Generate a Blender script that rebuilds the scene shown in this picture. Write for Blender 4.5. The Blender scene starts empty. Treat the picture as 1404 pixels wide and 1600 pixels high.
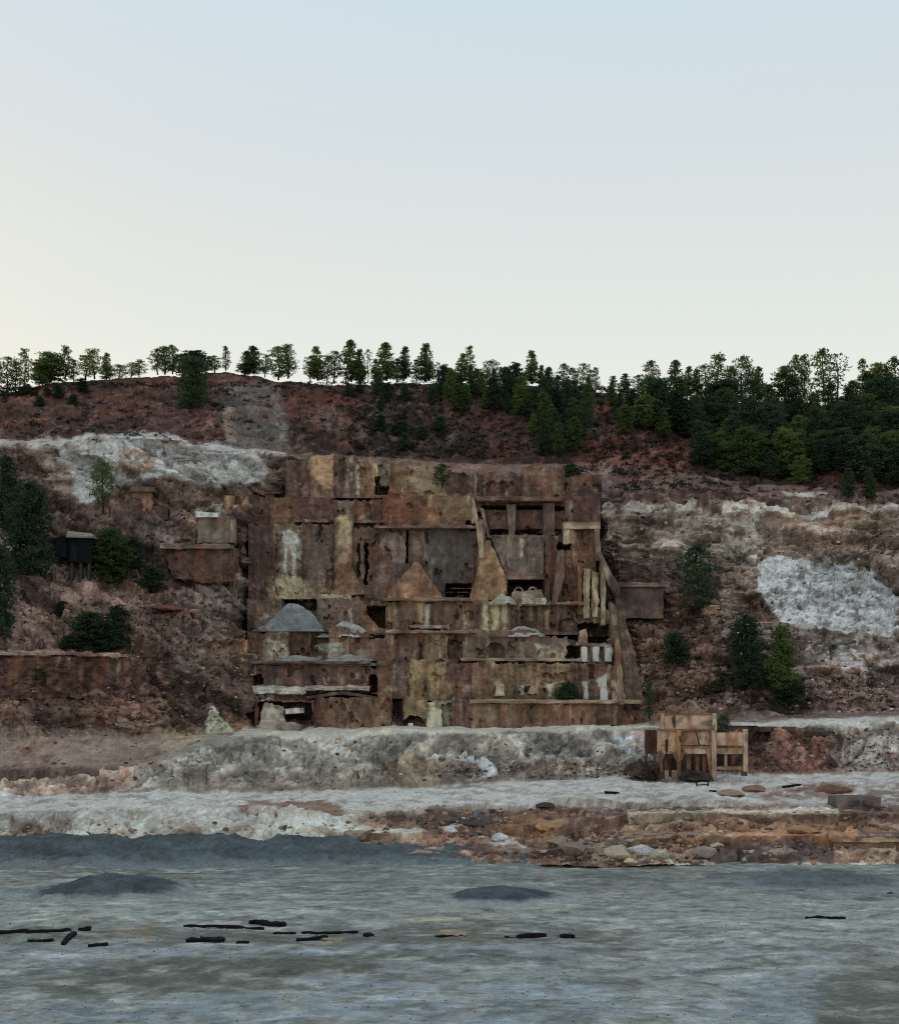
import bpy, bmesh, math, random
import numpy as np
from mathutils import Vector
from mathutils.bvhtree import BVHTree

random.seed(7)
rng = np.random.default_rng(7)
SC = bpy.context.scene
COL = SC.collection

# ------------------------------------------------------------------ camera, sky, sun, exposure
F, CX, HR, ZC = 2226.0, 702.0, 1100.0, 20.0      # survey scale: focal length in photo pixels, centre column, horizon row, eye height
cam_d = bpy.data.cameras.new('camera')
cam_d.sensor_fit = 'HORIZONTAL'
cam_d.sensor_width = 36.0
cam_d.lens = 36.0 * F / 1404.0
cam_d.shift_y = (HR - 800.0) / 1404.0
cam_d.clip_start = 0.5
cam_d.clip_end = 9000.0
cam = bpy.data.objects.new('camera', cam_d)
COL.objects.link(cam)
cam.location = (0, 0, ZC)
cam.rotation_euler = (math.radians(90), 0, 0)
SC.camera = cam

SUN_EL, SUN_AZ = 3.0, -38.0                       # low behind the ridge, to the left of the view
world = bpy.data.worlds.new('World')
SC.world = world
world.use_nodes = True
wn, wl = world.node_tree.nodes, world.node_tree.links
wn.clear()
out = wn.new('ShaderNodeOutputWorld')
bg = wn.new('ShaderNodeBackground')
tc = wn.new('ShaderNodeTexCoord')
sep = wn.new('ShaderNodeSeparateXYZ')
wl.new(tc.outputs['Generated'], sep.inputs[0])
ramp = wn.new('ShaderNodeValToRGB')
wl.new(sep.outputs['Z'], ramp.inputs[0])
cr = ramp.color_ramp
cr.elements[0].position, cr.elements[0].color = 0.0, (0.95, 0.90, 0.72, 1)
cr.elements[1].position, cr.elements[1].color = 1.0, (0.47, 0.585, 0.70, 1)
for p, c in ((0.20, (0.92, 0.93, 0.85)), (0.25, (0.84, 0.885, 0.84)), (0.31, (0.79, 0.84, 0.828)),
             (0.37, (0.73, 0.808, 0.84)), (0.44, (0.69, 0.80, 0.88)), (0.66, (0.57, 0.70, 0.81))):
    e = cr.elements.new(p)
    e.color = (*c, 1)
nish = wn.new('ShaderNodeTexSky')
nish.sky_type = 'NISHITA'
nish.sun_disc = False
nish.sun_elevation = math.radians(SUN_EL)
nish.sun_rotation = math.radians(SUN_AZ)
nish.air_density, nish.dust_density = 1.0, 1.5
nsc = wn.new('ShaderNodeVectorMath'); nsc.operation = 'SCALE'
nsc.inputs['Scale'].default_value = 0.10
wl.new(nish.outputs[0], nsc.inputs[0])
mixn = wn.new('ShaderNodeMix'); mixn.data_type = 'RGBA'
mixn.inputs['Factor'].default_value = 0.10
wl.new(ramp.outputs[0], mixn.inputs[6])
wl.new(nsc.outputs[0], mixn.inputs[7])
# warm afterglow low over the left end of the ridge
dot = wn.new('ShaderNodeVectorMath'); dot.operation = 'DOT_PRODUCT'
sd = Vector((math.sin(math.radians(SUN_AZ)), math.cos(math.radians(SUN_AZ)), 0.10)).normalized()
dot.inputs[1].default_value = sd
wl.new(tc.outputs['Generated'], dot.inputs[0])
mx = wn.new('ShaderNodeMath'); mx.operation = 'MAXIMUM'; mx.inputs[1].default_value = 0.0
wl.new(dot.outputs['Value'], mx.inputs[0])
pw = wn.new('ShaderNodeMath'); pw.operation = 'POWER'; pw.inputs[1].default_value = 20.0
wl.new(mx.outputs[0], pw.inputs[0])
ps = wn.new('ShaderNodeMath'); ps.operation = 'MULTIPLY'; ps.inputs[1].default_value = 0.95
wl.new(pw.outputs[0], ps.inputs[0])
mixg = wn.new('ShaderNodeMix'); mixg.data_type = 'RGBA'
wl.new(ps.outputs[0], mixg.inputs['Factor'])
wl.new(mixn.outputs[2], mixg.inputs[6])
mixg.inputs[7].default_value = (1.0, 0.89, 0.70, 1)
# the sky dims towards the side away from the set sun
ma = wn.new('ShaderNodeMapRange'); ma.interpolation_type = 'SMOOTHSTEP'
ma.inputs['From Min'].default_value = -1.0; ma.inputs['From Max'].default_value = 0.75
ma.inputs['To Min'].default_value = 0.88; ma.inputs['To Max'].default_value = 1.0
wl.new(dot.outputs['Value'], ma.inputs['Value'])
dim = wn.new('ShaderNodeVectorMath'); dim.operation = 'SCALE'
wl.new(mixg.outputs[2], dim.inputs[0]); wl.new(ma.outputs[0], dim.inputs['Scale'])
wl.new(dim.outputs[0], bg.inputs['Color'])
bg.inputs['Strength'].default_value = 1.0
wl.new(bg.outputs[0], out.inputs['Surface'])

sun_d = bpy.data.lights.new('sun', 'SUN')
sun_d.energy = 2.0
sun_d.angle = math.radians(1.5)
sun_d.color = (1.0, 0.78, 0.50)
sun = bpy.data.objects.new('sun', sun_d)
COL.objects.link(sun)
sv = Vector((math.sin(math.radians(SUN_AZ)) * math.cos(math.radians(SUN_EL)),
             math.cos(math.radians(SUN_AZ)) * math.cos(math.radians(SUN_EL)), math.sin(math.radians(SUN_EL))))
sun.rotation_euler = sv.to_track_quat('Z', 'Y').to_euler()
sun.location = (-200, 300, 200)

SC.view_settings.view_transform = 'Standard'
SC.view_settings.look = 'None'
SC.view_settings.exposure = 0.0
SC.view_settings.gamma = 1.0
SC.view_settings.use_curve_mapping = False
SC.render.engine = 'CYCLES'
SC.cycles.use_denoising = False
SC.cycles.filter_width = 1.1
SC.cycles.max_bounces = 6
SC.cycles.diffuse_bounces = 3
SC.cycles.transparent_max_bounces = 4

# ------------------------------------------------------------------ survey helpers, noise
def at(px, row, Y):
    return ((px - CX) * Y / F, Y, ZC + (HR - row) * Y / F)

def _hash(ix, iy, iz, seed):
    h = (ix.astype(np.uint32) * np.uint32(374761393)) ^ (iy.astype(np.uint32) * np.uint32(668265263)) \
        ^ (iz.astype(np.uint32) * np.uint32(2246822519)) ^ np.uint32((seed * 3266489917) & 0xffffffff)
    h = (h ^ (h >> np.uint32(15))) * np.uint32(2246822519)
    h = (h ^ (h >> np.uint32(13))) * np.uint32(3266489917)
    h = h ^ (h >> np.uint32(16))
    return h.astype(np.float32) * np.float32(2.0 / 4294967295.0) - np.float32(1.0)

def vnoise(x, y, z, seed=0):
    x = np.asarray(x, np.float32); y = np.asarray(y, np.float32); z = np.asarray(z, np.float32)
    x, y, z = np.broadcast_arrays(x, y, z)
    fx, fy, fz = np.floor(x), np.floor(y), np.floor(z)
    ix, iy, iz = fx.astype(np.int64), fy.astype(np.int64), fz.astype(np.int64)
    tx, ty, tz = x - fx, y - fy, z - fz
    tx = tx * tx * tx * (tx * (tx * 6 - 15) + 10)
    ty = ty * ty * ty * (ty * (ty * 6 - 15) + 10)
    tz = tz * tz * tz * (tz * (tz * 6 - 15) + 10)
    M = 0xffffffff
    def h(a, b, c):
        return _hash((ix + a) & M, (iy + b) & M, (iz + c) & M, seed)
    x00 = h(0, 0, 0) * (1 - tx) + h(1, 0, 0) * tx
    x10 = h(0, 1, 0) * (1 - tx) + h(1, 1, 0) * tx
    x01 = h(0, 0, 1) * (1 - tx) + h(1, 0, 1) * tx
    x11 = h(0, 1, 1) * (1 - tx) + h(1, 1, 1) * tx
    return (x00 * (1 - ty) + x10 * ty) * (1 - tz) + (x01 * (1 - ty) + x11 * ty) * tz

def fbm(x, y, z, seed=0, octv=4, gain=0.5):
    s, a, n, f = 0, 1.0, 0, 1.0
    for o in range(octv):
        s = s + a * vnoise(x * f + 13.7 * o, y * f - 7.1 * o, z * f + 3.3 * o, seed + o * 17)
        n += a; a *= gain; f *= 2.03
    return s / n * 1.6

def ridged(x, y, z, seed=0, octv=4, gain=0.5):
    s, a, n, f = 0, 1.0, 0, 1.0
    for o in range(octv):
        s = s + a * (1 - np.abs(vnoise(x * f + 5.7 * o, y * f + 9.1 * o, z * f - 3.3 * o, seed + o * 13)) * 1.8)
        n += a; a *= gain; f *= 2.1
    return s / n

def cells(x, y, z, seed=0):
    """cellular noise: distance to the nearest border and a random value per block"""
    x = np.asarray(x, np.float32); y = np.asarray(y, np.float32); z = np.asarray(z, np.float32)
    ix, iy, iz = np.floor(x).astype(np.int64), np.floor(y).astype(np.int64), np.floor(z).astype(np.int64)
    d1 = np.full(x.shape, 9., np.float32); d2 = d1.copy(); val = np.zeros(x.shape, np.float32)
    M = 0xffffffff
    for a in (-1, 0, 1):
        for b in (-1, 0, 1):
            for c in (-1, 0, 1):
                jx, jy, jz = (ix + a) & M, (iy + b) & M, (iz + c) & M
                ox = _hash(jx, jy, jz, seed) * .42 + .5; oy = _hash(jx, jy, jz, seed + 1) * .42 + .5; oz = _hash(jx, jy, jz, seed + 2) * .42 + .5
                d = (ix + a + ox - x) ** 2 + (iy + b + oy - y) ** 2 + (iz + c + oz - z) ** 2
                near = d < d1
                d2 = np.where(near, d1, np.minimum(d2, d))
                val = np.where(near, _hash(jx, jy, jz, seed + 3), val)
                d1 = np.where(near, d, d1)
    return np.sqrt(d2) - np.sqrt(d1), val

def sst(a, b, x):
    t = np.clip((x - a) / (b - a), 0, 1)
    return t * t * (3 - 2 * t)

def lin(c):
    c = np.array(c, float) / 255.0
    return np.where(c <= 0.04045, c / 12.92, ((c + 0.055) / 1.055) ** 2.4)

K_FACE, K_TOP = 0.38, 0.60
ILLUM = np.array((.92, 1.0, 1.07))      # tint of the evening skylight
def _desat(c, k):
    g = float(c @ np.array((.2126, .7152, .0722)))
    return c * (1 - k) + g * k
def cf(r, g, b):      # base colour of a steep, shaded face that shows as this colour under the evening sky
    return np.clip(_desat(lin((r, g, b)), .20) / K_FACE / ILLUM, 0, 0.85)
def ct(r, g, b):      # the same for ground open to the whole sky
    return np.clip(_desat(lin((r, g, b)), .15) / K_TOP / np.array((.92, .985, 1.08)), 0, 0.85)

def poly_sd(px, row, poly):
    d = np.full(px.shape, 1e9); ins = np.zeros(px.shape, bool)
    n = len(poly)
    for i in range(n):
        x0, y0 = poly[i]; x1, y1 = poly[(i + 1) % n]
        ex, ey = x1 - x0, y1 - y0
        L = ex * ex + ey * ey + 1e-9
        t = np.clip(((px - x0) * ex + (row - y0) * ey) / L, 0, 1)
        d = np.minimum(d, np.hypot(px - x0 - t * ex, row - y0 - t * ey))
        c = ((y0 > row) != (y1 > row)) & (px < (x1 - x0) * (row - y0) / (y1 - y0 + 1e-12) + x0)
        ins ^= c
    return np.where(ins, d, -d)

def ell(cx, cy, rx, ry, n=14):
    return [(cx + rx * math.cos(2 * math.pi * i / n), cy + ry * math.sin(2 * math.pi * i / n)) for i in range(n)]

def rc(x0, y0, x1, y1):
    return [(x0, y0), (x1, y0), (x1, y1), (x0, y1)]

def apply_patches(col, px, row, P, patches, wobseed=50):
    """patches: (polygon, base colour, edge softness, edge wobble, strength, patchiness)"""
    w1 = fbm(P[:, 0] * .28, P[:, 1] * .28, P[:, 2] * .28, wobseed, 4, .6)
    w2 = fbm(P[:, 0] * .28 + 40, P[:, 1] * .28, P[:, 2] * .28, wobseed + 5, 4, .6)
    brk = fbm(P[:, 0] * .45, P[:, 1] * .45, P[:, 2] * .45 + 20, wobseed + 9, 4, .65)
    for poly, c, soft, wob, stg, pat in patches:
        a = np.array(poly)
        m = soft + wob * 1.6
        k = np.where((px > a[:, 0].min() - m) & (px < a[:, 0].max() + m) & (row > a[:, 1].min() - m) & (row < a[:, 1].max() + m))[0]
        if not len(k):
            continue
        s = poly_sd(px[k] + w1[k] * wob, row[k] + w2[k] * wob, poly)
        w = sst(-soft, soft, s) * stg
        if pat:
            w = w * sst(-0.35, 0.35, brk[k] + (pat - 0.5))
        col[k] = col[k] * (1 - w[:, None]) + np.asarray(c)[None, :] * w[:, None]
    return col

# ------------------------------------------------------------------ object helpers
def set_props(o, label=None, cat=None, group=None, kind=None):
    if label: o['label'] = label
    if cat: o['category'] = cat
    if group: o['group'] = group
    if kind: o['kind'] = kind
    return o

def empty(name, loc, label=None, cat=None, group=None):
    o = bpy.data.objects.new(name, None)
    o.empty_display_size = 0.5
    COL.objects.link(o)
    o.location = loc
    return set_props(o, label, cat, group)

def origin(o):
    p = Vector(o.location)
    while o.parent is not None:
        o = o.parent
        p = p + o.location
    return p

def mesh_np(name, V, Q, mat, col=None, parent=None, smooth=False):
    """one mesh object from world-space vertices and quads (or triangles)"""
    V = np.asarray(V, np.float32).reshape(-1, 3)
    Q = np.asarray(Q, np.int32)
    k = Q.shape[1]
    me = bpy.data.meshes.new(name)
    if parent is not None:
        V = V - np.array(origin(parent), np.float32)
    me.vertices.add(len(V)); me.vertices.foreach_set('co', V.ravel())
    me.loops.add(Q.size); me.loops.foreach_set('vertex_index', Q.ravel())
    me.polygons.add(len(Q))
    me.polygons.foreach_set('loop_start', np.arange(0, Q.size, k, dtype=np.int32))
    me.polygons.foreach_set('loop_total', np.full(len(Q), k, np.int32))
    me.polygons.foreach_set('use_smooth', np.full(len(Q), smooth, bool))
    me.update(calc_edges=True)
    if col is not None:
        ca = me.color_attributes.new('Col', 'FLOAT_COLOR', 'POINT')
        c4 = np.ones((len(V), 4), np.float32); c4[:, :3] = col
        ca.data.foreach_set('color', c4.ravel())
    me.materials.append(mat)
    o = bpy.data.objects.new(name, me)
    COL.objects.link(o)
    if parent is not None:
        o.parent = parent
    return o

def grid_quads(nr, nc):
    i = np.arange(nr * nc).reshape(nr, nc)
    return np.stack([i[:-1, :-1], i[:-1, 1:], i[1:, 1:], i[1:, :-1]], -1).reshape(-1, 4)

# ------------------------------------------------------------------ materials
def node_mat(name):
    m = bpy.data.materials.new(name)
    m.use_nodes = True
    n, l = m.node_tree.nodes, m.node_tree.links
    return m, n, l, n['Principled BSDF']

def surface_mat(name, scales, amount, bump, stretch=(1, 1, 1), rough=0.95, flat=None, spec=0.15, grainy=0.0):
    """colour attribute (or flat colour) broken up by two world-space noises and a bump"""
    m, n, l, b = node_mat(name)
    geo = n.new('ShaderNodeNewGeometry')
    mp = n.new('ShaderNodeVectorMath'); mp.operation = 'MULTIPLY'
    mp.inputs[1].default_value = stretch
    l.new(geo.outputs['Position'], mp.inputs[0])
    if flat is None:
        a = n.new('ShaderNodeAttribute'); a.attribute_name = 'Col'
        cur = a.outputs['Color']
    else:
        rgb = n.new('ShaderNodeRGB'); rgb.outputs[0].default_value = (*flat, 1)
        cur = rgb.outputs[0]
    last = None
    for i, s in enumerate(scales):
        t = n.new('ShaderNodeTexNoise')
        t.inputs['Scale'].default_value = s
        t.inputs['Detail'].default_value = 6.0
        t.inputs['Roughness'].default_value = 0.68
        t.inputs['Distortion'].default_value = 0.0
        l.new(mp.outputs[0], t.inputs['Vector'])
        mr = n.new('ShaderNodeMapRange')
        mr.inputs['From Min'].default_value = 0.28
        mr.inputs['From Max'].default_value = 0.72
        mr.inputs['To Min'].default_value = 1.0 - amount[i]
        mr.inputs['To Max'].default_value = 1.0 + amount[i]
        l.new(t.outputs['Fac'], mr.inputs['Value'])
        v = n.new('ShaderNodeVectorMath'); v.operation = 'SCALE'
        l.new(cur, v.inputs[0]); l.new(mr.outputs[0], v.inputs['Scale'])
        cur = v.outputs[0]; last = t
    l.new(cur, b.inputs['Base Color'])
    b.inputs['Roughness'].default_value = rough
    b.inputs['Specular IOR Level'].default_value = spec
    if bump:
        bp = n.new('ShaderNodeBump')
        bp.inputs['Strength'].default_value = bump[0]
        bp.inputs['Distance'].default_value = bump[1]
        l.new(last.outputs['Fac'], bp.inputs['Height'])
        l.new(bp.outputs[0], b.inputs['Normal'])
    return m

M_EARTH = surface_mat('quarry_earth', (0.55, 2.0), (0.20, 0.32), (0.28, 0.25))
M_HILL = surface_mat('hill_soil', (0.4, 1.6), (0.24, 0.36), (0.5, 0.3))
M_CONC = surface_mat('weathered_concrete', (0.9, 2.6), (0.16, 0.26), (0.5, 0.2), stretch=(1, 1, 0.4))
M_BIN = surface_mat('stained_bin_concrete', (1.2, 4.0), (0.14, 0.22), (0.5, 0.1), stretch=(1, 1, 0.4))
M_PLAIN = surface_mat('grey_tailings', (0.9, 3.4), (0.14, 0.34), (0.8, 0.12), stretch=(0.6, 1, 1))
def crust(m, specs):
    """crisp-edged flakes of lighter crust and darker bare patches over a material's base colour"""
    n, l = m.node_tree.nodes, m.node_tree.links
    b = n['Principled BSDF']
    cur = b.inputs['Base Color'].links[0].from_socket
    geo = n.new('ShaderNodeNewGeometry')
    for sc_, st_, a0, a1, gain in specs:
        mp = n.new('ShaderNodeVectorMath'); mp.operation = 'MULTIPLY'; mp.inputs[1].default_value = st_
        l.new(geo.outputs['Position'], mp.inputs[0])
        t = n.new('ShaderNodeTexNoise'); t.inputs['Scale'].default_value = sc_; t.inputs['Detail'].default_value = 8; t.inputs['Roughness'].default_value = .72
        l.new(mp.outputs[0], t.inputs['Vector'])
        mr = n.new('ShaderNodeMapRange'); mr.inputs['From Min'].default_value = a0; mr.inputs['From Max'].default_value = a1
        mr.inputs['To Min'].default_value = 1.0; mr.inputs['To Max'].default_value = gain
        l.new(t.outputs['Fac'], mr.inputs['Value'])
        v = n.new('ShaderNodeVectorMath'); v.operation = 'SCALE'
        l.new(cur, v.inputs[0]); l.new(mr.outputs[0], v.inputs['Scale']); cur = v.outputs[0]
    l.new(cur, b.inputs['Base Color'])
crust(M_PLAIN, [(.16, (.5, 1, 1), .545, .575, 1.22), (.30, (.4, 1, 1), .585, .61, 1.30), (.24, (.45, 1, 1), .42, .395, .74), (.9, (.5, 1, 1), .37, .35, .68), (.8, (.4, 1, 1), .63, .65, 1.3)])
M_BANK = surface_mat('dark_tailings', (0.5, 2.5), (0.2, 0.25), (0.6, 0.3))
M_TIMBER = surface_mat('charred_timber', (1.0, 6.0), (0.3, 0.4), (0.5, 0.05), flat=(0.012, 0.012, 0.014))
M_ROCK = surface_mat('broken_rock', (1.2, 4.0), (0.25, 0.3), (0.8, 0.2))
M_IRON = surface_mat('rusted_iron', (1.5, 6.0), (0.3, 0.3), (0.4, 0.05), flat=(0.022, 0.018, 0.017))
M_BARK = surface_mat('pine_bark', (2.0, 8.0), (0.25, 0.3), (0.6, 0.05), flat=(0.040, 0.030, 0.024))

def leaf_mat(name, c1, c2, trans):
    m, n, l, b = node_mat(name)
    oi = n.new('ShaderNodeObjectInfo')
    geo = n.new('ShaderNodeNewGeometry')
    t = n.new('ShaderNodeTexNoise'); t.inputs['Scale'].default_value = 0.6; t.inputs['Detail'].default_value = 3
    l.new(geo.outputs['Position'], t.inputs['Vector'])
    ad = n.new('ShaderNodeMath'); ad.operation = 'ADD'
    l.new(oi.outputs['Random'], ad.inputs[0]); l.new(t.outputs['Fac'], ad.inputs[1])
    ml = n.new('ShaderNodeMath'); ml.operation = 'MULTIPLY_ADD'
    ml.inputs[1].default_value = 0.9; ml.inputs[2].default_value = -0.4
    l.new(ad.outputs[0], ml.inputs[0])
    mix = n.new('ShaderNodeMix'); mix.data_type = 'RGBA'
    l.new(ml.outputs[0], mix.inputs['Factor'])
    mix.inputs[6].default_value = (*c1, 1); mix.inputs[7].default_value = (*c2, 1)
    l.new(mix.outputs[2], b.inputs['Base Color'])
    b.inputs['Roughness'].default_value = 0.7
    b.inputs['Specular IOR Level'].default_value = 0.2
    tr = n.new('ShaderNodeBsdfTranslucent')
    l.new(mix.outputs[2], tr.inputs['Color'])
    ms = n.new('ShaderNodeMixShader'); ms.inputs[0].default_value = trans
    l.new(b.outputs[0], ms.inputs[1]); l.new(tr.outputs[0], ms.inputs[2])
    l.new(ms.outputs[0], n['Material Output'].inputs['Surface'])
    return m

M_NEEDLE = leaf_mat('pine_needles', (0.085, 0.130, 0.045), (0.195, 0.245, 0.078), 0.58)
M_DARKN = leaf_mat('dark_needles', (0.036, 0.066, 0.038), (0.080, 0.124, 0.056), 0.32)
M_BUSH = leaf_mat('shrub_leaves', (0.030, 0.060, 0.030), (0.080, 0.120, 0.050), 0.22)
M_PALEB = leaf_mat('pale_shrub_leaves', (0.085, 0.125, 0.060), (0.13, 0.17, 0.085), 0.25)
M_SCRUB = surface_mat('dry_scrub', (0.5, 2.0), (0.25, 0.3), None)

# ------------------------------------------------------------------ terrain: guide lines (picture column, picture row, distance) lofted into a relief
G = [
 # 0 toe of the lower bench
 [(-900,1312,205),(-60,1318,202),(0,1322,200),(300,1328,194),(500,1338,187),(620,1350,179),(900,1356,174.5),(1404,1353,176.5),(2300,1353,176.5)],
 # 0a..0d two ledges in its face, level on the right, washed out on the left
 [(-900,1304,206),(0,1312,201),(300,1318,196),(470,1326,188),(620,1334,182.5),(900,1330,178),(980,1312,179),(1100,1306,180),(1404,1304,180),(2300,1304,180)],
 [(-900,1299,206.4),(0,1307,201.6),(300,1313,197),(470,1320,189.2),(620,1328,184.5),(900,1320,181.5),(980,1303,184),(1100,1299,185),(1404,1297,185),(2300,1297,185)],
 [(-900,1284,206.8),(0,1290,203),(300,1292,200),(450,1298,194),(560,1301,191),(664,1301,190),(760,1290,190),(900,1284,189),(980,1275,188),(1100,1273,187.5),(1310,1271,187.5),(1404,1272,187.5),(2300,1272,187.5)],
 [(-900,1280,206.9),(0,1285,204),(300,1286,201.5),(450,1290,198),(560,1293,196),(664,1295,193.5),(760,1284,192),(900,1278,192),(980,1268,192.5),(1100,1267,192.5),(1310,1265,192.5),(1404,1266,192),(2300,1266,192)],
 # 1 crest of the lower bench
 [(-900,1270,207),(0,1272,206),(60,1268,205),(150,1258,207),(250,1262,204),(350,1266,203),(430,1258,206),(520,1266,200),(620,1262,198),(700,1258,197),(760,1254,197),(900,1250,197),(1000,1250,197),(1110,1254,196),(1180,1260,195),(1290,1262,194),(1404,1256,194),(2300,1256,194)],
 # 2 back of the lower bench
 [(-900,1250,216),(0,1246,217),(60,1244,218),(160,1240,220),(330,1240,221),(500,1238,222),(640,1232,225),(760,1225,228),(900,1218,230),(1000,1212,231),(1170,1211,231),(1290,1213,230),(1404,1206,233),(2300,1206,233)],
 # 3 crest of the middle bank (left: a ramp climbing to it)
 [(-900,1215,232),(0,1222,230),(90,1216,231),(190,1206,232),(260,1190,234),(330,1160,238),(400,1148,240),(560,1145,240),(700,1141,240),(900,1139,240),(1020,1136,241),(1100,1136,241),(1180,1132,241),(1290,1131,242),(1404,1121,244),(2300,1115,244)],
 # 4 back of the middle bench
 [(-900,1140,245),(0,1150,243),(150,1150,246),(300,1146,254),(350,1141,262),(400,1140,267),(700,1137,268),(990,1133,268),(1060,1124,262),(1180,1123,256),(1300,1117,256),(1404,1106,258),(2300,1100,258)],
 # 5
 [(-900,1080,250),(0,1088,248),(210,1090,251),(300,1092,258),(370,1075,268),(391,1070,269.5),(402,1060,287),(952,1060,287),(970,1056,273),(1005,1050,270),(1060,1050,269),(1180,1060,268),(1290,1062,266),(1404,1062,266),(2300,1062,266)],
 # 6
 [(-900,1020,255),(0,1022,250),(205,1022,253),(240,1030,256),(310,1000,262),(372,975,272),(384,972,275.5),(396,960,293),(948,960,293),(964,962,280.5),(990,965,280),(1060,975,277),(1180,992,273),(1290,990,272),(1404,996,270),(2300,996,270)],
 # 7
 [(-900,910,275),(0,918,264),(120,908,268),(250,895,275),(355,880,282),(384,872,282.5),(396,860,300),(932,860,300),(948,885,287),(985,900,286),(1060,890,283),(1180,890,280),(1290,870,281),(1404,870,281),(2300,870,281)],
 # 8 foot of the left scarp, rim of the right cliff
 [(-900,800,282),(0,800,276),(100,790,279),(180,768,283),(240,752,286),(310,757,288),(380,758,291),(440,745,294),(480,745,300),(700,760,306),(900,775,302),(950,795,289),(1060,796,287),(1190,797,286),(1290,794,286),(1404,793,286),(2300,793,286)],
 # 9 rim of the left scarp
 [(-900,690,286),(0,690,281),(95,695,282),(150,684,285),(220,678,287),(270,686,289),(310,696,291),(400,706,296),(445,712,299),(490,722,306),(690,742,312),(830,740,310),(900,742,308),(960,765,300),(1060,766,294),(1180,772,293),(1290,774,293),(1404,772,293),(2300,772,293)],
 # 10 foot of the hill
 [(-900,690,300),(0,689,294),(95,692,295),(220,682,297),(330,697,298),(440,706,306),(560,712,318),(700,722,320),(830,722,318),(900,722,316),(960,712,315),(1060,736,308),(1180,752,302),(1290,762,299),(1404,764,300),(2300,764,300)],
 # 11
 [(-900,645,322),(0,648,320),(340,642,325),(430,640,328),(700,662,336),(960,662,334),(1180,690,325),(1404,700,322),(2300,700,322)],
 # 12 ridge line
 [(-900,630,345),(-60,622,345),(0,612,345),(60,601,347),(150,592,350),(260,588,352),(330,582,353),(370,580,354),(420,590,354),(480,597,354),(600,600,355),(700,600,355),(850,604,355),(940,612,355),(1000,619,355),(1100,627,355),(1210,628,354),(1300,629,354),(1404,636,354),(2300,650,350)],
 # 13 over the top, 14 far foot
 [(-900,660,410),(0,640,410),(360,616,412),(850,632,412),(1404,662,412),(2300,672,410)],
 [(-900,1060,760),(2300,1060,760)],
]
GB = [0, .2, .32, .6, .72, 1] + list(range(2, 15))
NSUB = [24, 7, 14, 7, 11, 26, 46, 24, 40, 36, 54, 52, 46, 12, 32, 36, 8, 6]
# per guide: big, fine, gully, strata amplitude (metres)
AMP = [(.5,.25,.3,.2)] + [(.5,.3,.35,.1)] * 4 + [(.5,.25,.3,.2),(.25,.15,.15,.1),(.6,.3,.5,.2),(.25,.15,.1,.05),(1.1,.5,.6,.5),(1.1,.5,.7,.5),(1.2,.5,.8,.4),(.8,.4,.6,.4),(.6,.3,.3,.2),(.5,.3,.3,.2),(1.5,.6,1.0,.4),(.6,.35,.3,.1),(1.,.5,0,0),(1,0,0,0)]
MID = [(.8,.5,.8,.3),(.3,.2,.1,0),(.7,.5,.7,.3),(.3,.2,.1,0),(.6,.4,.6,.2),(.45,.4,.35,0),(.9,.4,1.0,.3),(.25,.15,.1,0),(1.3,.55,.6,.6),(1.2,.5,.9,.4),(1.5,.6,.8,.4),(1.4,.55,.9,.5),(1.3,.55,1.1,.4),(.4,.2,.1,0),(1.6,.6,1.1,.4),(1.6,.6,1.1,.3),(.8,.4,.2,.1),(2,.5,0,0)]

cols = np.concatenate([np.arange(-1500, -262, 40), np.arange(-262, -42, 5.0), np.arange(-42, 1448, 2.2), np.arange(1450, 1720, 5.0), np.arange(1730, 2900, 40)]).astype(float)
NCOL = len(cols)
seedx = cols * 0.02
gr, gy = [], []
for gi, g in enumerate(G):
    a = np.array(g, float)
    r = np.interp(cols, a[:, 0], a[:, 1]); y = np.interp(cols, a[:, 0], a[:, 2])
    gi_ = GB[gi]
    if 0 < gi_ < 12:
        r = r + (3.0 if gi_ >= 1 else 2.2) * fbm(seedx, 0 * seedx + gi_ * 5.1, 0 * seedx, 900 + gi, 4, .6)
        y = y + (1.6 if gi_ >= 1 else 1.1) * fbm(seedx * 1.6, 0 * seedx + gi_ * 3.3, 0 * seedx + 9, 940 + gi, 4, .65)
    if gi_ == 12:
        r = r + 2.5 * fbm(seedx * 1.2, 0 * seedx, 0 * seedx, 77, 4, .6)
    gr.append(r); gy.append(y)
rows_r, rows_y, rows_a, band = [], [], [], []
for i, n in enumerate(NSUB):
    for k in range(n):
        t = k / n
        rows_y.append(gy[i] * (1 - t) + gy[i + 1] * t)
        z = (HR - gr[i]) * gy[i] * (1 - t) + (HR - gr[i + 1]) * gy[i + 1] * t
        rows_r.append(z)
        w = 4 * t * (1 - t)
        e = np.array(AMP[i]) * (1 - t) + np.array(AMP[i + 1]) * t
        rows_a.append(e * (1 - w) + np.array(MID[i]) * w)
        band.append(GB[i] + (GB[i + 1] - GB[i]) * t)
rows_y.append(gy[-1]); rows_r.append((HR - gr[-1]) * gy[-1]); rows_a.append(np.array(AMP[-1])); band.append(14.0)
TY = np.array(rows_y); TZ = np.array(rows_r) / F + ZC
TX = (cols[None, :] - CX) * TY / F
BASE = np.stack([TX, TY, TZ], -1)
band = np.array(band)
NR = len(band)
A = np.array(rows_a)
PXg = np.repeat(cols[None, :], NR, 0)
ROWg = HR - (TZ - ZC) * F / TY
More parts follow.
